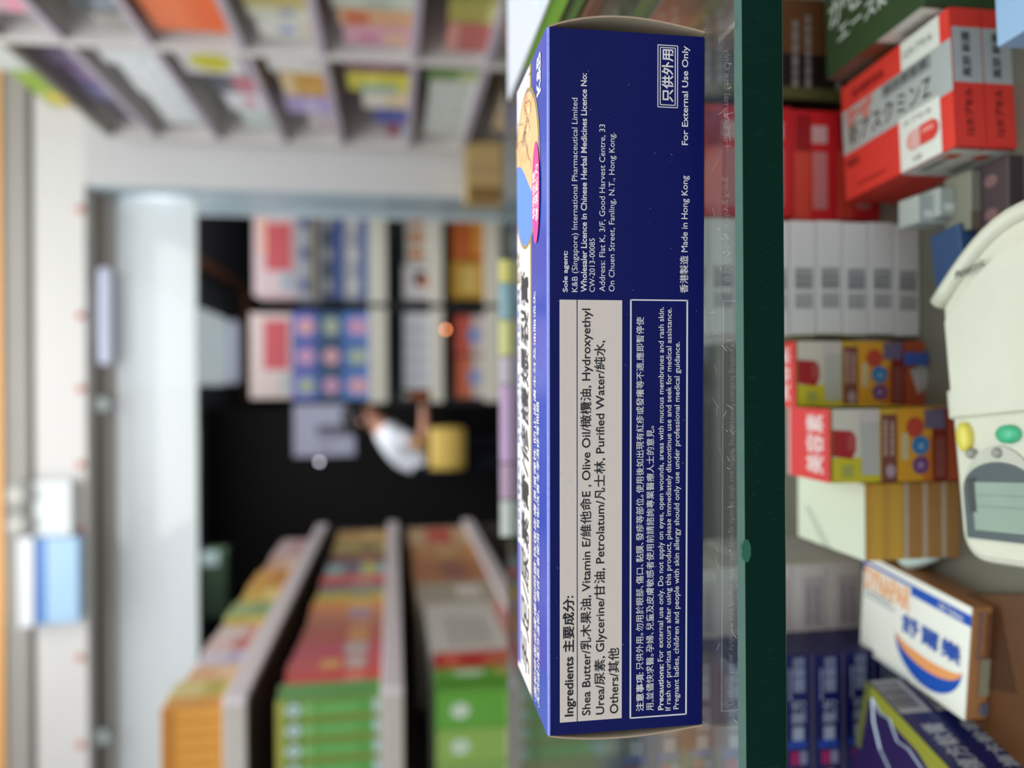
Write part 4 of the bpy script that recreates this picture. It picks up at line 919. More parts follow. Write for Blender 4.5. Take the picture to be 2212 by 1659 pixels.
# near bay
rpack('pink flowered pack on the topmost near rack shelf', 1, 34, 84, 0.84, (206, 176, 186), [('c', FL, 0.3, 0.4, 0.2, 0.2, (236, 140, 170)), ('c', FL, 0.7, 0.25, 0.2, 0.15, (240, 160, 180)), ('c', FL, 0.6, 0.7, 0.2, 0.16, (230, 150, 170))])
rpack('yellow flowered pack at the near end of the topmost rack shelf', 1, 0, 32, 0.9, (196, 176, 110), [('c', FL, 0.5, 0.5, 0.3, 0.2, (230, 210, 120)), ('r', FL, 0, 0, 1, 0.2, (90, 72, 62))])
rpack('white block carton on the second near rack shelf', 2, 0, 30, 0.86, (212, 216, 222), [('r', FL, 0.45, 0, 0.52, 1, (190, 194, 200))])
rpack('black and grey carton on the second near rack shelf', 2, 32, 70, 0.62, (66, 74, 78), [('r', FL, 0.2, 0.2, 0.7, 0.6, (150, 160, 170))])
rpack('grey storage tub on the second near rack shelf', 2, 72, 106, 0.5, (160, 156, 150), [('r', FL, 0.0, 0.8, 1.0, 1.0, (176, 172, 166))])
rpack('large plain orange carton on the third near rack shelf', 3, 0, 100, 0.94, (240, 120, 60), [('r', FL, 0.1, 0.1, 0.95, 0.5, (236, 108, 48))], 0.26)
rpack('cream carton with olive lid on the fourth near rack shelf', 4, 0, 60, 0.86, (206, 208, 186), [('r', FL, 0.35, 0.0, 1.0, 1.0, (184, 172, 110)), ('c', FL, 0.2, 0.4, 0.1, 0.14, (140, 150, 190))])
rpack('white and blue printed carton on the fourth near rack shelf', 4, 62, 104, 0.8, (214, 214, 206), [('c', FL, 0.5, 0.5, 0.2, 0.15, (150, 160, 200)), ('r', FL, 0.1, 0.1, 0.9, 0.25, (206, 196, 170))])
rpack('pale green speckled pack at the near end of the fifth rack shelf', 5, 0, 30, 0.88, (196, 204, 188), [('r', FL, 0.2, 0.3, 0.8, 0.6, (170, 184, 168))])
rpack('peach printed carton on the fifth near rack shelf', 5, 32, 66, 0.84, (216, 168, 128), [('r', FL, 0.1, 0.6, 0.9, 0.9, (206, 110, 70))])
rpack('pink printed carton on the fifth near rack shelf', 5, 68, 106, 0.8, (218, 166, 180), [('r', FL, 0.1, 0.1, 0.7, 0.4, (226, 186, 150)), ('r', FL, 0.1, 0.5, 0.6, 0.8, (206, 134, 160))])
rpack('olive yellow carton at the near end of the sixth rack shelf', 6, 0, 46, 0.66, (176, 170, 92), [('r', FL, 0.0, 0.0, 1.0, 0.2, (206, 206, 140))])
rpack('dusty red carton on the sixth near rack shelf', 6, 48, 108, 0.64, (196, 112, 106), [('r', FL, 0.0, 0.75, 1.0, 1.0, (222, 160, 150))])
rpack('yellow striped carton on the seventh near rack shelf', 7, 4, 90, 0.7, (216, 206, 130), [('r', FL, 0.0, 0.0, 1.0, 0.4, (150, 116, 126))])
# cardboard box on a stand in front of the pier
q0, q1 = at_y(1008, 432, 2.28), at_y(1085, 306, 2.28)
cb = empty('cardboard_box', ((q0.x + q1.x)/2, 2.33, q1.z)); tag(cb, 'open brown cardboard box in front of the white pier', 'box')
cw, chh = abs(q1.x - q0.x), q0.z - q1.z
b = MB(); kb = M((186, 160, 108), 0.75, 0.2, vary=0.1, scale=12)
b.box((-cw/2, -0.05, 0), (cw/2, 0.05, chh), kb, 0.002); b.build('body', cb)
b = MB(); b.box((-cw/2, -0.056, chh*0.1), (-cw/2 + cw*0.22, -0.05, chh*0.95), M((128, 100, 56), 0.75, 0.2)); b.build('side_flap', cb)
b = MB(); b.box((-cw*0.1, -0.0525, 0.0), (cw*0.1, -0.05, chh), M((176, 150, 104), 0.4)); b.build('packing_tape', cb)
stz = q1.z
st = empty('stool', ((q0.x + q1.x)/2, 2.32, 0)); tag(st, 'grey stand carrying the open cardboard box', 'stand')
b = MB(); b.box((-cw/2 - 0.02, -0.07, stz - 0.03), (cw/2 + 0.02, 0.07, stz - 0.0003), M((120, 116, 110), 0.5)); b.build('top', st)
for sx in (-1, 1):
    for sy in (-1, 1):
        b = MB(); b.box((sx*cw/2 - 0.012, sy*0.055 - 0.012, 0), (sx*cw/2 + 0.012, sy*0.055 + 0.012, stz - 0.03), M((120, 116, 110), 0.5)); b.build('leg', st)

# ------------------------------------------------------------------ gondola shelves on the left
XL = -0.407
gon = empty('gondola_rack', (-0.60, 1.66, 0)); tag(gon, 'white lipped gondola shelves packed with cartons beyond the counter', 'rack')
gc = V((-0.60, 1.66, 0))
def gbox(name, lo, hi, m, bev=0.0): b = MB(); b.box(V(lo) - gc, V(hi) - gc, m, bev); return b.build(name, gon)
Y0L = at_x(520, 1506, XL).y; Y1L = at_x(740, 1130, XL).y
GZ = [at_x(488, 1506, XL).z, at_x(829, 1500, XL).z, at_x(1085, 1283, XL).z, ZC - 0.42, 0.12]
lipm = M((214, 204, 206), 0.45, 0.35); shm = M((96, 88, 80), 0.6, 0.3)
gbox('spine_panel', (-0.72, Y0L + 0.02, 0.0), (-0.70, Y1L - 0.02, GZ[0] + 0.02), M((92, 82, 74), 0.6, 0.3))
gbox('end_panel', (-1.0, Y1L - 0.02, 0.0), (XL - 0.02, Y1L, GZ[0] - 0.03), shm)
for z in GZ:
    gbox('shelf', (-1.0, Y0L + 0.012, z - 0.020), (XL - 0.012, Y1L - 0.02, z), shm)
    gbox('aisle_lip', (XL - 0.012, Y0L, z - 0.026), (XL, Y1L, z + 0.004), lipm, 0.002)
    gbox('end_lip', (-1.0, Y0L, z - 0.026), (XL - 0.012, Y0L + 0.012, z + 0.004), M((190, 182, 172), 0.45), 0.002)
def yl(y): return at_x(700, y, XL).y
def gpack(desc, row, y0, y1, h, c, art=(), depth=0.16, group=None, dx=0.016, name='medicine_pack'):
    ya, yb = yl(y0) + 0.001, yl(y1) - 0.001
    carton(name, desc, (depth, yb - ya, h), (XL - dx - depth/2, (ya + yb)/2, GZ[row] + 0.0005), 0, c, art, 'carton', group)
FR = 'right'
def gb_(a, c1, b_=None, c2=None):
    o = [('r', FR, 0.08, 0.2, 0.92, 0.2 + a, c1)]
    if b_: o.append(('r', FR, 0.1, 0.2 + a + 0.06, 0.7, 0.2 + a + 0.06 + b_, c2))
    return o
# top shelf, near end first: orange packs facing the counter, then the aisle row
wx = 0.0185
for i in range(6):
    x_ = XL - 0.016 - wx * (i + 0.5)
    carton('orange_pack', 'narrow orange pack at the gondola end, %s from the aisle' % ordn(i), (wx - 0.0008, 0.10, 0.084), (x_, Y0L + 0.016 + 0.05, GZ[0] + 0.0005), 0, (206, 140, 44), [('r', 'front', 0.05, 0.80, 0.95, 0.97, (178, 112, 34)), ('r', 'front', 0.25, 0.12, 0.75, 0.7, (214, 152, 60)), ('r', 'front', 0.1, 0.02, 0.9, 0.08, (206, 190, 200))], 'carton', 'narrow orange packs at the gondola end')
Y1s = Y0L + 0.016 + 0.10
def nxt(rows, row, y_start, group, descfmt):
    for i, (yb, h, c, art) in enumerate(rows):
        gpack(descfmt % ordn(i), row, y_start, yb, h, c, art, group=group); y_start = yb
def ypix(Y): return 829.5 - (XL / (Y / math.cos(0))) * F     # approx picture row of a depth on the aisle plane
row1 = [('cream and olive', 1430, 0.088, (206, 190, 120), gb_(0.3, (176, 164, 60))), ('tan orange', 1400, 0.080, (216, 166, 120), gb_(0.3, (226, 190, 150))), ('lavender white', 1372, 0.078, (206, 196, 206), gb_(0.3, (180, 170, 196))), ('white and rose', 1345, 0.084, (216, 186, 180), gb_(0.3, (196, 110, 104))), ('white and coral', 1322, 0.082, (214, 196, 190), gb_(0.2, (210, 140, 130))), ('mustard yellow', 1305, 0.080, (206, 172, 60), gb_(0.3, (220, 196, 90))), ('sage green', 1275, 0.088, (160, 180, 120), gb_(0.3, (130, 160, 110))), ('golden yellow', 1248, 0.082, (214, 176, 76), gb_(0.3, (230, 210, 130))), ('amber', 1212, 0.086, (216, 160, 66), gb_(0.3, (196, 130, 50))), ('peach', 1186, 0.078, (214, 170, 140), gb_(0.3, (226, 200, 176))), ('pinkish white', 1150, 0.082, (214, 186, 184), gb_(0.3, (200, 150, 150)))]
ys0 = 1462
for d_, yb, h, c, art in row1:
    gpack('%s carton in the aisle row on the top gondola shelf' % d_, 0, ys0, yb, h, c, art); ys0 = yb
# second shelf: green cartons at the end, then the aisle row
for i in range(4):
    gw = 0.0275; x_ = XL - 0.014 - gw * (i + 0.5)
    carton('green_carton', 'green carton with round white emblem at the gondola end, %s from the aisle' % ordn(i), (gw - 0.001, 0.055, 0.142), (x_, Y0L + 0.014 + 0.0275, GZ[1] + 0.0005), 0, (84, 150, 62), [('r', 'front', 0.0, 0.0, 0.10, 1.0, (150, 140, 40)), ('r', 'front', 0.92, 0.0, 1.0, 1.0, (126, 110, 34)), ('r', 'front', 0.0, 0.93, 1.0, 1.0, (170, 166, 70)), ('c', 'front', 0.5, 0.84, 0.32, 0.065, (196, 206, 214)), ('c', 'front', 0.5, 0.84, 0.14, 0.03, (110, 150, 120)), ('r', 'front', 0.2, 0.66, 0.8, 0.74, (126, 176, 100)), ('r', 'front', 0.3, 0.25, 0.7, 0.6, (104, 166, 84)), ('r', 'front', 0.15, 0.04, 0.85, 0.10, (170, 186, 190))], 'carton', 'green cartons with white emblem at the gondola end')
row2 = [('olive and white', 1448, 0.145, (150, 160, 96), gb_(0.2, (206, 206, 190))), ('vermilion red', 1425, 0.140, (206, 70, 56), gb_(0.2, (226, 120, 96))), ('red with grey print', 1396, 0.145, (196, 84, 84), gb_(0.2, (200, 180, 170), 0.2, (216, 160, 90))), ('crimson and silver', 1368, 0.142, (186, 84, 92), gb_(0.25, (190, 176, 170))), ('brick red', 1340, 0.140, (176, 92, 76), gb_(0.25, (206, 150, 90))), ('rust brown', 1318, 0.138, (176, 110, 84), gb_(0.25, (196, 140, 110))), ('terracotta', 1298, 0.140, (196, 128, 92), gb_(0.3, (170, 150, 170))), ('bright orange', 1280, 0.142, (222, 150, 76), gb_(0.3, (236, 180, 100))), ('lime yellow', 1262, 0.140, (190, 180, 84), gb_(0.3, (170, 170, 110))), ('slate violet', 1246, 0.138, (130, 116, 130), gb_(0.3, (160, 150, 150))), ('coral red', 1228, 0.142, (216, 96, 82), gb_(0.3, (226, 130, 110))), ('teal and lemon', 1204, 0.140, (150, 180, 176), gb_(0.2, (206, 206, 90), 0.25, (110, 60, 90))), ('maroon', 1186, 0.138, (126, 62, 62), gb_(0.3, (170, 110, 90))), ('khaki', 1160, 0.140, (176, 160, 96), gb_(0.3, (150, 130, 80))), ('ochre tan', 1138, 0.142, (196, 154, 86), gb_(0.3, (216, 180, 110)))]
ys0 = 1462
for d_, yb, h, c, art in row2:
    gpack('%s carton in the aisle row on the middle gondola shelf' % d_, 1, ys0, yb, h, c, art); ys0 = yb
# lower shelf
row3 = [('leaf green carton with pale emblem', 1436, 0.150, (92, 160, 50), [('c', FR, 0.5, 0.66, 0.28, 0.16, (190, 214, 180)), ('r', FR, 0.2, 0.1, 0.8, 0.4, (176, 176, 90))]), ('glossy red carton with orange crest', 1402, 0.145, (190, 36, 32), [('c', FR, 0.4, 0.3, 0.2, 0.2, (206, 130, 90)), ('r', FR, 0.0, 0.75, 1.0, 0.9, (216, 90, 66))]), ('large off-white carton with grey print', 1298, 0.150, (206, 202, 192), [('lines', FR, 0.1, 0.3, 0.7, 0.8, (170, 160, 156), 4), ('r', FR, 0.0, 0.0, 1.0, 0.15, (196, 130, 120))]), ('tan and grey carton', 1252, 0.162, (170, 160, 140), [('r', FR, 0.2, 0.2, 0.8, 0.5, (216, 210, 200))]), ('chestnut carton', 1205, 0.165, (176, 116, 76), [('r', FR, 0.1, 0.3, 0.9, 0.6, (150, 100, 90))]), ('amber brown carton', 1172, 0.160, (196, 140, 84), [('r', FR, 0.1, 0.3, 0.9, 0.6, (206, 160, 110))]), ('cream and scarlet carton', 1136, 0.168, (206, 170, 130), [('r', FR, 0.1, 0.3, 0.9, 0.7, (206, 84, 70))])]
ys0 = 1462
for d_, yb, h, c, art in row3:
    gpack('%s on the lower gondola shelf' % d_, 2, ys0, yb, h, c, art, depth=0.2); ys0 = yb
# cartons facing the counter on the lower gondola shelf
for i, (c, c2) in enumerate((((96, 164, 52), (150, 190, 90)), ((140, 176, 80), (206, 206, 180)), ((132, 170, 84), (206, 206, 180)))):
    gw = 0.05; xx = XL - 0.016 - 0.003 - gw * (i + 0.5)
    carton('herbal_carton', '%s carton facing the counter on the lower gondola shelf, %s from the aisle' % (('leaf green', 'pale green', 'yellow green')[i], ordn(i)), (gw - 0.001, 0.03, 0.150), (xx, Y0L + 0.014 + 0.015, GZ[2] + 0.0005), 0, c, [('c', 'front', 0.5, 0.78, 0.22, 0.09, (196, 214, 190)), ('r', 'front', 0.1, 0.05, 0.9, 0.35, c2)], 'carton', 'green herbal cartons facing the counter')

# ------------------------------------------------------------------ two display racks in the dark room
YK = 3.20
def zk(v): return at_y(v, 650, YK).z
def xk(y, v=800): return at_y(v, y, YK).x
lipw = M((226, 222, 206), 0.4, 0.35)
def kbox(root, name, lo, hi, m, bev=0.0):
    b = MB(); c = root.location; b.box(V(lo) - c, V(hi) - c, m, bev); return b.build(name, root)
def display_rack(label, ya, yb):
    x0, x1 = xk(yb), xk(ya); r = empty('display_rack', ((x0 + x1)/2, YK + 0.15, 0)); tag(r, label, 'rack', 'display racks in the dark room')
    for v0, v1 in ((796, 836), (928, 957), (1046, 1082)):
        kbox(r, 'shelf', (x0, YK + 0.01, zk(v1) + 0.01), (x1, YK + 0.30, zk(v0) - 0.012), M((150, 150, 146), 0.5))
        kbox(r, 'shelf_lip', (x0 - 0.004, YK - 0.012, zk(v1)), (x1 + 0.004, YK + 0.01, zk(v0) - 0.002), lipw, 0.004)
    for x in (x0 - 0.012, x1):
        for y in (YK + 0.012, YK + 0.285): kbox(r, 'post', (x, y, 0), (x + 0.012, y + 0.015, zk(780)), M((40, 42, 44), 0.5))
    kbox(r, 'back_panel', (x0, YK + 0.30, 0.3), (x1, YK + 0.31, zk(780)), M((86, 98, 104), 0.6))
    return x0, x1
def kp(desc, ya, yb, v0, v1, c, art=(), d=0.18, group=None, name='display_carton', vsh=None):
    x0, x1 = xk(yb), xk(ya); zb = zk(v1) if vsh is None else zk(vsh) - 0.0115
    carton(name, desc, (x1 - x0 - 0.004, d, zk(v0) - zb - 0.001), ((x0 + x1)/2, YK + 0.02 + d/2, zb + 0.0005), 0, c, art, 'carton', group)
display_rack('white lipped display rack of cartons beside the pier in the dark room', 446, 652)
display_rack('white lipped display rack of cartons nearer the customer in the dark room', 668, 868)
# right-hand rack
lay = [(796, 742, (166, 168, 176), (66, 92, 150), (206, 206, 200)), (742, 690, (74, 80, 92), (60, 88, 160), (150, 150, 150)), (690, 638, (170, 172, 180), (116, 104, 66), (76, 92, 140))]
for i, (vb, vt, c, c2, c3) in enumerate(lay):
    art = [('r', 'front', 0.0, 0.1, 1.0, 0.4, c2)] + [('c', 'front', q, 0.65, 0.07, 0.2, c3) for q in (0.15, 0.5, 0.85)]
    kp('wide blue and grey carton on the rack beside the pier, %s from the shelf' % ordn(i), 452, 646, vt, vb, c, art, group='wide blue and grey cartons', vsh=796 if i == 0 else None)
kp('pink and red carton on top of the wide blue and grey cartons', 462, 640, 546, 637, (224, 200, 202), [('r', 'front', 0.30, 0.08, 0.88, 0.72, (212, 96, 100)), ('r', 'front', 0.5, 0.7, 0.95, 0.9, (236, 190, 170)), ('r', 'front', 0.06, 0.06, 0.28, 0.34, (170, 186, 196))])
kp('white carton with a row of orange dots on the rack beside the pier', 452, 566, 878, 928, (206, 206, 190), [('c', 'front', q, 0.6, 0.10, 0.30, (206, 116, 70)) for q in (0.18, 0.5, 0.82)], vsh=928)
kp('white carton with a dark and orange picture on the rack beside the pier', 568, 646, 872, 928, (216, 212, 212), [('c', 'front', 0.6, 0.4, 0.22, 0.26, (60, 40, 40)), ('c', 'front', 0.5, 0.25, 0.16, 0.16, (206, 120, 80))], vsh=928)
kp('deep orange carton on the low shelf beside the pier', 456, 556, 978, 1046, (206, 106, 44), [('r', 'front', 0.1, 0.1, 0.9, 0.4, (216, 150, 60))], vsh=1046)
kp('gold carton on the low shelf beside the pier', 558, 642, 976, 1046, (206, 158, 60), [('r', 'front', 0.15, 0.3, 0.85, 0.7, (226, 196, 110))], vsh=1046)
# left-hand rack
for i, (vb, vt, c) in enumerate(((796, 740, (96, 136, 204)), (740, 688, (70, 100, 134)), (688, 630, (110, 122, 200)))):
    for j, (ya, yb) in enumerate(((672, 738), (740, 800), (802, 864))):
        cc = tuple(int(v * (1, 0.96, 1.04)[j]) for v in c)
        kp('blue carton with a pink disc, %s from the shelf and %s from the pier rack' % (ordn(i), ordn(j)), ya, yb, vt, vb, cc, [('c', 'front', 0.5, 0.5, 0.3, 0.34, ((214, 160, 190), (176, 186, 160), (226, 170, 176))[(i + j) % 3]), ('r', 'front', 0, 0, 1, 0.12, (60, 88, 150))], group='blue cartons with round emblems', vsh=796 if i == 0 else None)
kp('pink and red carton on top of the blue cartons with discs', 676, 860, 538, 629, (226, 206, 200), [('r', 'front', 0.34, 0.08, 0.92, 0.68, (214, 96, 104)), ('r', 'front', 0.06, 0.06, 0.30, 0.30, (196, 200, 196))])
kp('pale striped carton on the customer rack middle shelf', 672, 842, 872, 928, (206, 208, 214), [('r', 'front', q, 0.1, q + 0.05, 0.9, (170, 176, 196)) for q in (0.15, 0.35, 0.55, 0.75)], vsh=928)
b0 = at_y(862, 850, YK)
bt2 = empty('brown_bottle', (xk(856), YK + 0.08, zk(928) - 0.0115 + 0.0005)); tag(bt2, 'small amber bottle at the end of the customer rack', 'bottle')
b = MB(); b.lathe([(0.004, 0), (0.018, 0), (0.020, 0.004), (0.020, 0.075), (0.012, 0.09), (0.010, 0.10)], (0, 0, 0), M((176, 92, 36), 0.25, 0.5), 16); b.build('glass_body', bt2, True)
b = MB(); b.lathe([(0.012, 0.098), (0.013, 0.10), (0.013, 0.118), (0.010, 0.12), (0.002, 0.1205)], (0, 0, 0), M((220, 216, 206), 0.4), 16); b.build('cap', bt2, True)
kp('red and white carton with blue dots on the customer rack low shelf', 678, 768, 984, 1046, (206, 92, 74), [('r', 'front', 0.0, 0.0, 1.0, 0.5, (206, 190, 190)), ('c', 'front', 0.5, 0.4, 0.2, 0.22, (130, 160, 210))], vsh=1046)
kp('orange red carton with a blue dot at the customer end of the low shelf', 770, 862, 986, 1046, (212, 110, 76), [('r', 'front', 0.0, 0.0, 1.0, 0.5, (206, 196, 190)), ('c', 'front', 0.5, 0.4, 0.2, 0.22, (140, 160, 210))], vsh=1046)

# notice board on the partition, small lamps
p0, p1 = at_y(634, 874, 5.6), at_y(768, 984, 5.6)
nb = empty('notice_board', ((p0.x + p1.x)/2, 5.6, p1.z)); tag(nb, 'grey notice board with a dark heading on the black partition', 'notice')
nw, nh = p0.x - p1.x, p0.z - p1.z
b = MB(); b.box((-nw/2, -0.02, 0), (nw/2, 0, nh), M((170, 170, 190), 0.5), 0.006); b.build('board', nb)
b = MB(); b.box((-nw*0.12, -0.023, nh*0.12), (nw*0.10, -0.0195, nh*0.62), M((92, 92, 106), 0.5)); b.build('heading_strip', nb)
b = MB(); b.box((-nw*0.36, -0.022, nh*0.35), (-nw*0.28, -0.0195, nh*0.60), M((132, 132, 148), 0.5)); b.build('small_print', nb)
for x, y, Y, r, c, e, lb2 in ((690, 998, 5.2, 0.012, (235, 230, 245), 4, 'small white spot lamp below the notice board'), (963, 712, 3.08, 0.006, (255, 150, 90), 12, 'tiny orange pilot lamp on the customer display rack')):
    p = at_y(x, y, Y); l = empty('pilot_lamp', p); tag(l, lb2, 'lamp')
    b = MB(); b.lathe([(r*0.2, -r), (r*0.8, -r*0.6), (r, 0), (r*0.8, r*0.6), (r*0.2, r)], (0, 0, 0), M(c, 0.3, 0.4, vary=0, emit=e), 14, 'y'); b.build('bulb', l, True)
    b = MB(); ybk = (5.6 if Y > 4 else YK - 0.012) - Y; b.box((-r*0.3, r*0.8, -r*0.3), (r*0.3, ybk, r*0.3), M((40, 40, 44), 0.5)); b.build('bracket', l)
# dark green sign box hanging deep in the left of the back room
p0, p1 = at_y(432, 1190, 4.6), at_y(490, 1335, 4.6)
dgc = empty('hanging_sign', ((p0.x + p1.x)/2, 4.65, p1.z)); tag(dgc, 'dim dark green sign box with a painted glare hanging in the dark room', 'sign')
dw, dh = p0.x - p1.x, p0.z - p1.z
b = MB(); b.box((-dw/2, -0.05, 0), (dw/2, 0.05, dh), M((62, 82, 62), 0.5), 0.008); b.build('box', dgc)
b = MB(); b.box((dw*0.28, -0.056, dh*0.30), (dw*0.48, -0.049, dh*0.98), M((176, 196, 196), 0.4)); b.build('painted_glare', dgc)  # pale patch paints the white glare on the sign
for sx in (-1, 1):
    b = MB(); b.tube([(sx*dw*0.35, 0, dh), (sx*dw*0.35, 0, ZCEIL - p1.z)], 0.006, M((50, 50, 54), 0.4), 8); b.build('hanger', dgc)

# ------------------------------------------------------------------ customer bending over the rack, holding a yellow bag
PY = 5.05
def pp(x, y, dy=0.0): return at_y(x, y, PY + dy)
skin_c, shirt_c, trou_c, shoe_c = M((206, 150, 124), 0.5, 0.3), M((232, 234, 240), 0.7, 0.2), M((26, 28, 44), 0.8, 0.2), M((24, 22, 24), 0.5, 0.3)
sk = {}; edges = []
def J(n_, p, r): sk[n_] = (V(p), r)
hip = pp(925, 1000); hip.z = 0.90
J('pelvis', hip, 0.135); J('belly', pp(880, 985), 0.13); J('chest', pp(850, 955), 0.15); J('neckbase', pp(826, 925), 0.075)
J('neck', pp(816, 915), 0.055); J('head0', pp(803, 905), 0.075); J('head1', pp(782, 896), 0.092); J('head2', pp(764, 892), 0.06)
for s, nm in ((-1, 'near'), (1, 'far')):
    dy = s * 0.17
    J('shoulder_' + nm, pp(846, 935, dy), 0.062)
    J('elbow_' + nm, pp(915, 962, dy * 1.15), 0.042)
    J('forearm_' + nm, pp(917, 925, dy * 1.0), 0.037)
    J('wrist_' + nm, pp(917, 893, dy * 0.9), 0.027)
    J('palm_' + nm, pp(917, 880, dy * 0.88), 0.030)
    w_ = sk['palm_' + nm][0]
    for fi in range(4):
        o_ = (fi - 1.5) * 0.020
        J('f%d_a_%s' % (fi, nm), w_ + V((0.050, o_, 0.006)), 0.0105)
        J('f%d_b_%s' % (fi, nm), w_ + V((0.078 + (0, .008, .006, -.006)[fi], o_ * 1.15, -0.004)), 0.0095)
        J('f%d_c_%s' % (fi, nm), w_ + V((0.092 + (0, .010, .007, -.008)[fi], o_ * 1.2, -0.026)), 0.008)
    J('thumb_a_' + nm, w_ + V((0.012, -s * -0.030, 0.012)), 0.012); J('thumb_b_' + nm, w_ + V((0.045, -s * -0.046, 0.004)), 0.0095)
    J('hipj_' + nm, hip + V((0.0, s * 0.09, -0.06)), 0.095); J('knee_' + nm, hip + V((0.06 + 0.05 * s, s * 0.11, -0.45)), 0.062)
    J('ankle_' + nm, hip + V((-0.03 + 0.06 * s, s * 0.11, -0.82)), 0.045); J('toe_' + nm, hip + V((0.13 + 0.06 * s, s * 0.12, -0.865)), 0.034)
    edges += [('chest', 'shoulder_' + nm), ('shoulder_' + nm, 'elbow_' + nm), ('elbow_' + nm, 'forearm_' + nm), ('forearm_' + nm, 'wrist_' + nm), ('wrist_' + nm, 'palm_' + nm), ('palm_' + nm, 'thumb_a_' + nm), ('thumb_a_' + nm, 'thumb_b_' + nm),
              ('pelvis', 'hipj_' + nm), ('hipj_' + nm, 'knee_' + nm), ('knee_' + nm, 'ankle_' + nm), ('ankle_' + nm, 'toe_' + nm)]
    for fi in range(4): edges += [('palm_' + nm, 'f%d_a_%s' % (fi, nm)), ('f%d_a_%s' % (fi, nm), 'f%d_b_%s' % (fi, nm)), ('f%d_b_%s' % (fi, nm), 'f%d_c_%s' % (fi, nm))]
edges += [('pelvis', 'belly'), ('belly', 'chest'), ('chest', 'neckbase'), ('neckbase', 'neck'), ('neck', 'head0'), ('head0', 'head1'), ('head1', 'head2')]
names = list(sk); idx = {n_: i for i, n_ in enumerate(names)}
base = V((hip.x, hip.y, 0))
me = bpy.data.meshes.new('body_skeleton'); me.from_pydata([sk[n_][0] - base for n_ in names], [(idx[a_], idx[c_]) for a_, c_ in edges], [])
tmp = bpy.data.objects.new('body_skeleton', me); COL.objects.link(tmp)
md = tmp.modifiers.new('skin', 'SKIN'); md.use_smooth_shade = True
if not me.skin_vertices: pass
for i, n_ in enumerate(names):
    r = sk[n_][1]; me.skin_vertices[0].data[i].radius = (r, r); me.skin_vertices[0].data[i].use_root = (n_ == 'pelvis')
sd = tmp.modifiers.new('subdivision', 'SUBSURF'); sd.levels = 1; sd.render_levels = 1
dg = bpy.context.evaluated_depsgraph_get(); bm_ = bpy.data.meshes.new_from_object(tmp.evaluated_get(dg))
bpy.data.objects.remove(tmp)
for m in (skin_c, shirt_c, trou_c, shoe_c): bm_.materials.append(m)
def part_of(p):
    best, bn = 1e9, None
    for a_, c_ in edges:
        A, B = sk[a_][0] - base, sk[c_][0] - base; t_ = max(0, min(1, (p - A).dot(B - A) / max(1e-9, (B - A).length_squared)))
        dd = (p - (A + (B - A) * t_)).length / (sk[a_][1] * (1 - t_) + sk[c_][1] * t_)
        if dd < best: best, bn = dd, (a_, c_, t_)
    return bn
for p in bm_.polygons:
    a_, c_, t_ = part_of(p.center); k_ = 0
    if a_ in ('pelvis', 'belly', 'chest') and not c_.startswith('hipj'): k_ = 1 if (a_ != 'pelvis' or t_ > 0.25) else 2
    if c_.startswith('neck') and a_ == 'chest' : k_ = 1 if t_ < 0.8 else 0
    if c_.startswith('shoulder') or (a_.startswith('shoulder') and t_ < 0.62): k_ = 1
    if c_.startswith('hipj') or a_.startswith('hipj') or a_.startswith('knee'): k_ = 2
    if c_.startswith('toe'): k_ = 3
    p.material_index = k_; p.use_smooth = True
person = bpy.data.objects.new('person', bm_); COL.objects.link(person); person.location = base
tag(person, 'person in a white short sleeved shirt and dark trousers bending over the rack', 'person')
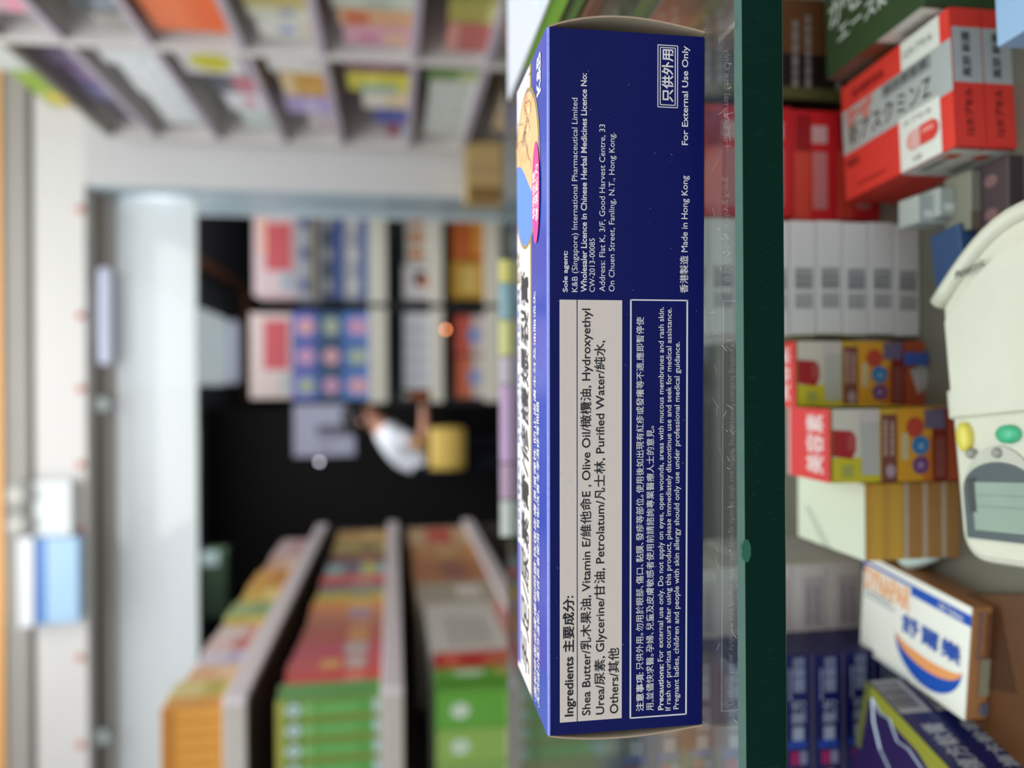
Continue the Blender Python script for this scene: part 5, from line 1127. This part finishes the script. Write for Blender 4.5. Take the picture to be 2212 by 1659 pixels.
# face and hair
hd_ = sk['head1'][0] - base; fdir = V((0.75, -0.35, -0.45)).normalized(); side = fdir.cross(V((0, 0, 1))).normalized(); upv = side.cross(fdir)
b = MB(); rings = []
for i in range(9):
    a_ = math.pi * i / 8 * 0.62; rr = 0.112 * math.sin(a_) + 0.002; hh_ = 0.118 * math.cos(a_)
    rings.append([hd_ - fdir * 0.018 + upv * (hh_ + 0.004) + (fdir * math.cos(t_*math.pi/10) * 0.98 + side * math.sin(t_*math.pi/10) * 0.88) * rr - fdir * (0.03 * i / 8) for t_ in range(20)])
b.loft(rings, M((28, 24, 24), 0.6, 0.3, vary=0.2)); tag(b.build('hair', person, True), 'short black hair')
for nm, off, r3, m in (('nose', fdir*0.098 - upv*0.012, 0.014, skin_c), ('eye', fdir*0.086 + side*0.032 + upv*0.012, 0.009, M((40, 34, 34), 0.3)), ('eye', fdir*0.086 - side*0.032 + upv*0.012, 0.009, M((40, 34, 34), 0.3)), ('mouth', fdir*0.088 - upv*0.048, 0.013, M((170, 96, 88), 0.5)), ('ear', side*0.088 - fdir*0.005, 0.017, skin_c), ('ear', -side*0.088 - fdir*0.005, 0.017, skin_c)):
    b = MB(); c_ = hd_ + off
    b.lathe([(r3*0.2, -r3), (r3*0.8, -r3*0.6), (r3, 0), (r3*0.8, r3*0.6), (r3*0.2, r3)], c_, m, 12); b.build(nm, person, True)
# yellow bag hanging from the near forearm
hz = sk['forearm_near'][0]; q0, q1 = at_y(928, 922, hz.y), at_y(1002, 1012, hz.y)
bag = empty('yellow_bag', (0, 0, 0)); bag.location = ((q0.x + q1.x)/2, hz.y - 0.06, q1.z); tag(bag, 'yellow carrier bag hanging from the arm of the person', 'bag')
bwid, bhei = q0.x - q1.x, q0.z - q1.z; ym_ = M((226, 190, 96), 0.5, 0.35, vary=0.12, scale=12)
b = MB(); rings = []
for z_, kx, ky in ((0.0, 0.92, 0.8), (0.01, 1.0, 1.0), (bhei*0.4, 1.03, 1.05), (bhei*0.8, 1.0, 0.8), (bhei*0.97, 0.98, 0.45), (bhei, 0.97, 0.35)):
    rings.append([(bwid/2*kx*(abs(math.cos(t_*math.pi/16))**0.4)*(1 if math.cos(t_*math.pi/16) >= 0 else -1), 0.05*ky*(abs(math.sin(t_*math.pi/16))**0.6)*(1 if math.sin(t_*math.pi/16) >= 0 else -1), z_) for t_ in range(32)])
b.loft(rings, ym_); b.build('bag_body', bag, True)
for sy in (-0.012, 0.012):
    b = MB(); zz = sk['elbow_near'][0].z + 0.045 - q1.z; xx0 = sk['elbow_near'][0].x - bag.location.x
    b.tube([(-bwid*0.42, sy, bhei*0.96), (xx0 * 0.8 - 0.0, sy, bhei + (zz - bhei)*0.6), (xx0 + 0.02, sy*1.2, zz), (xx0 + 0.06, sy, bhei + (zz - bhei)*0.7), (bwid*0.1, sy, bhei*0.97)], 0.008, ym_, 8); b.build('handle', bag, True)
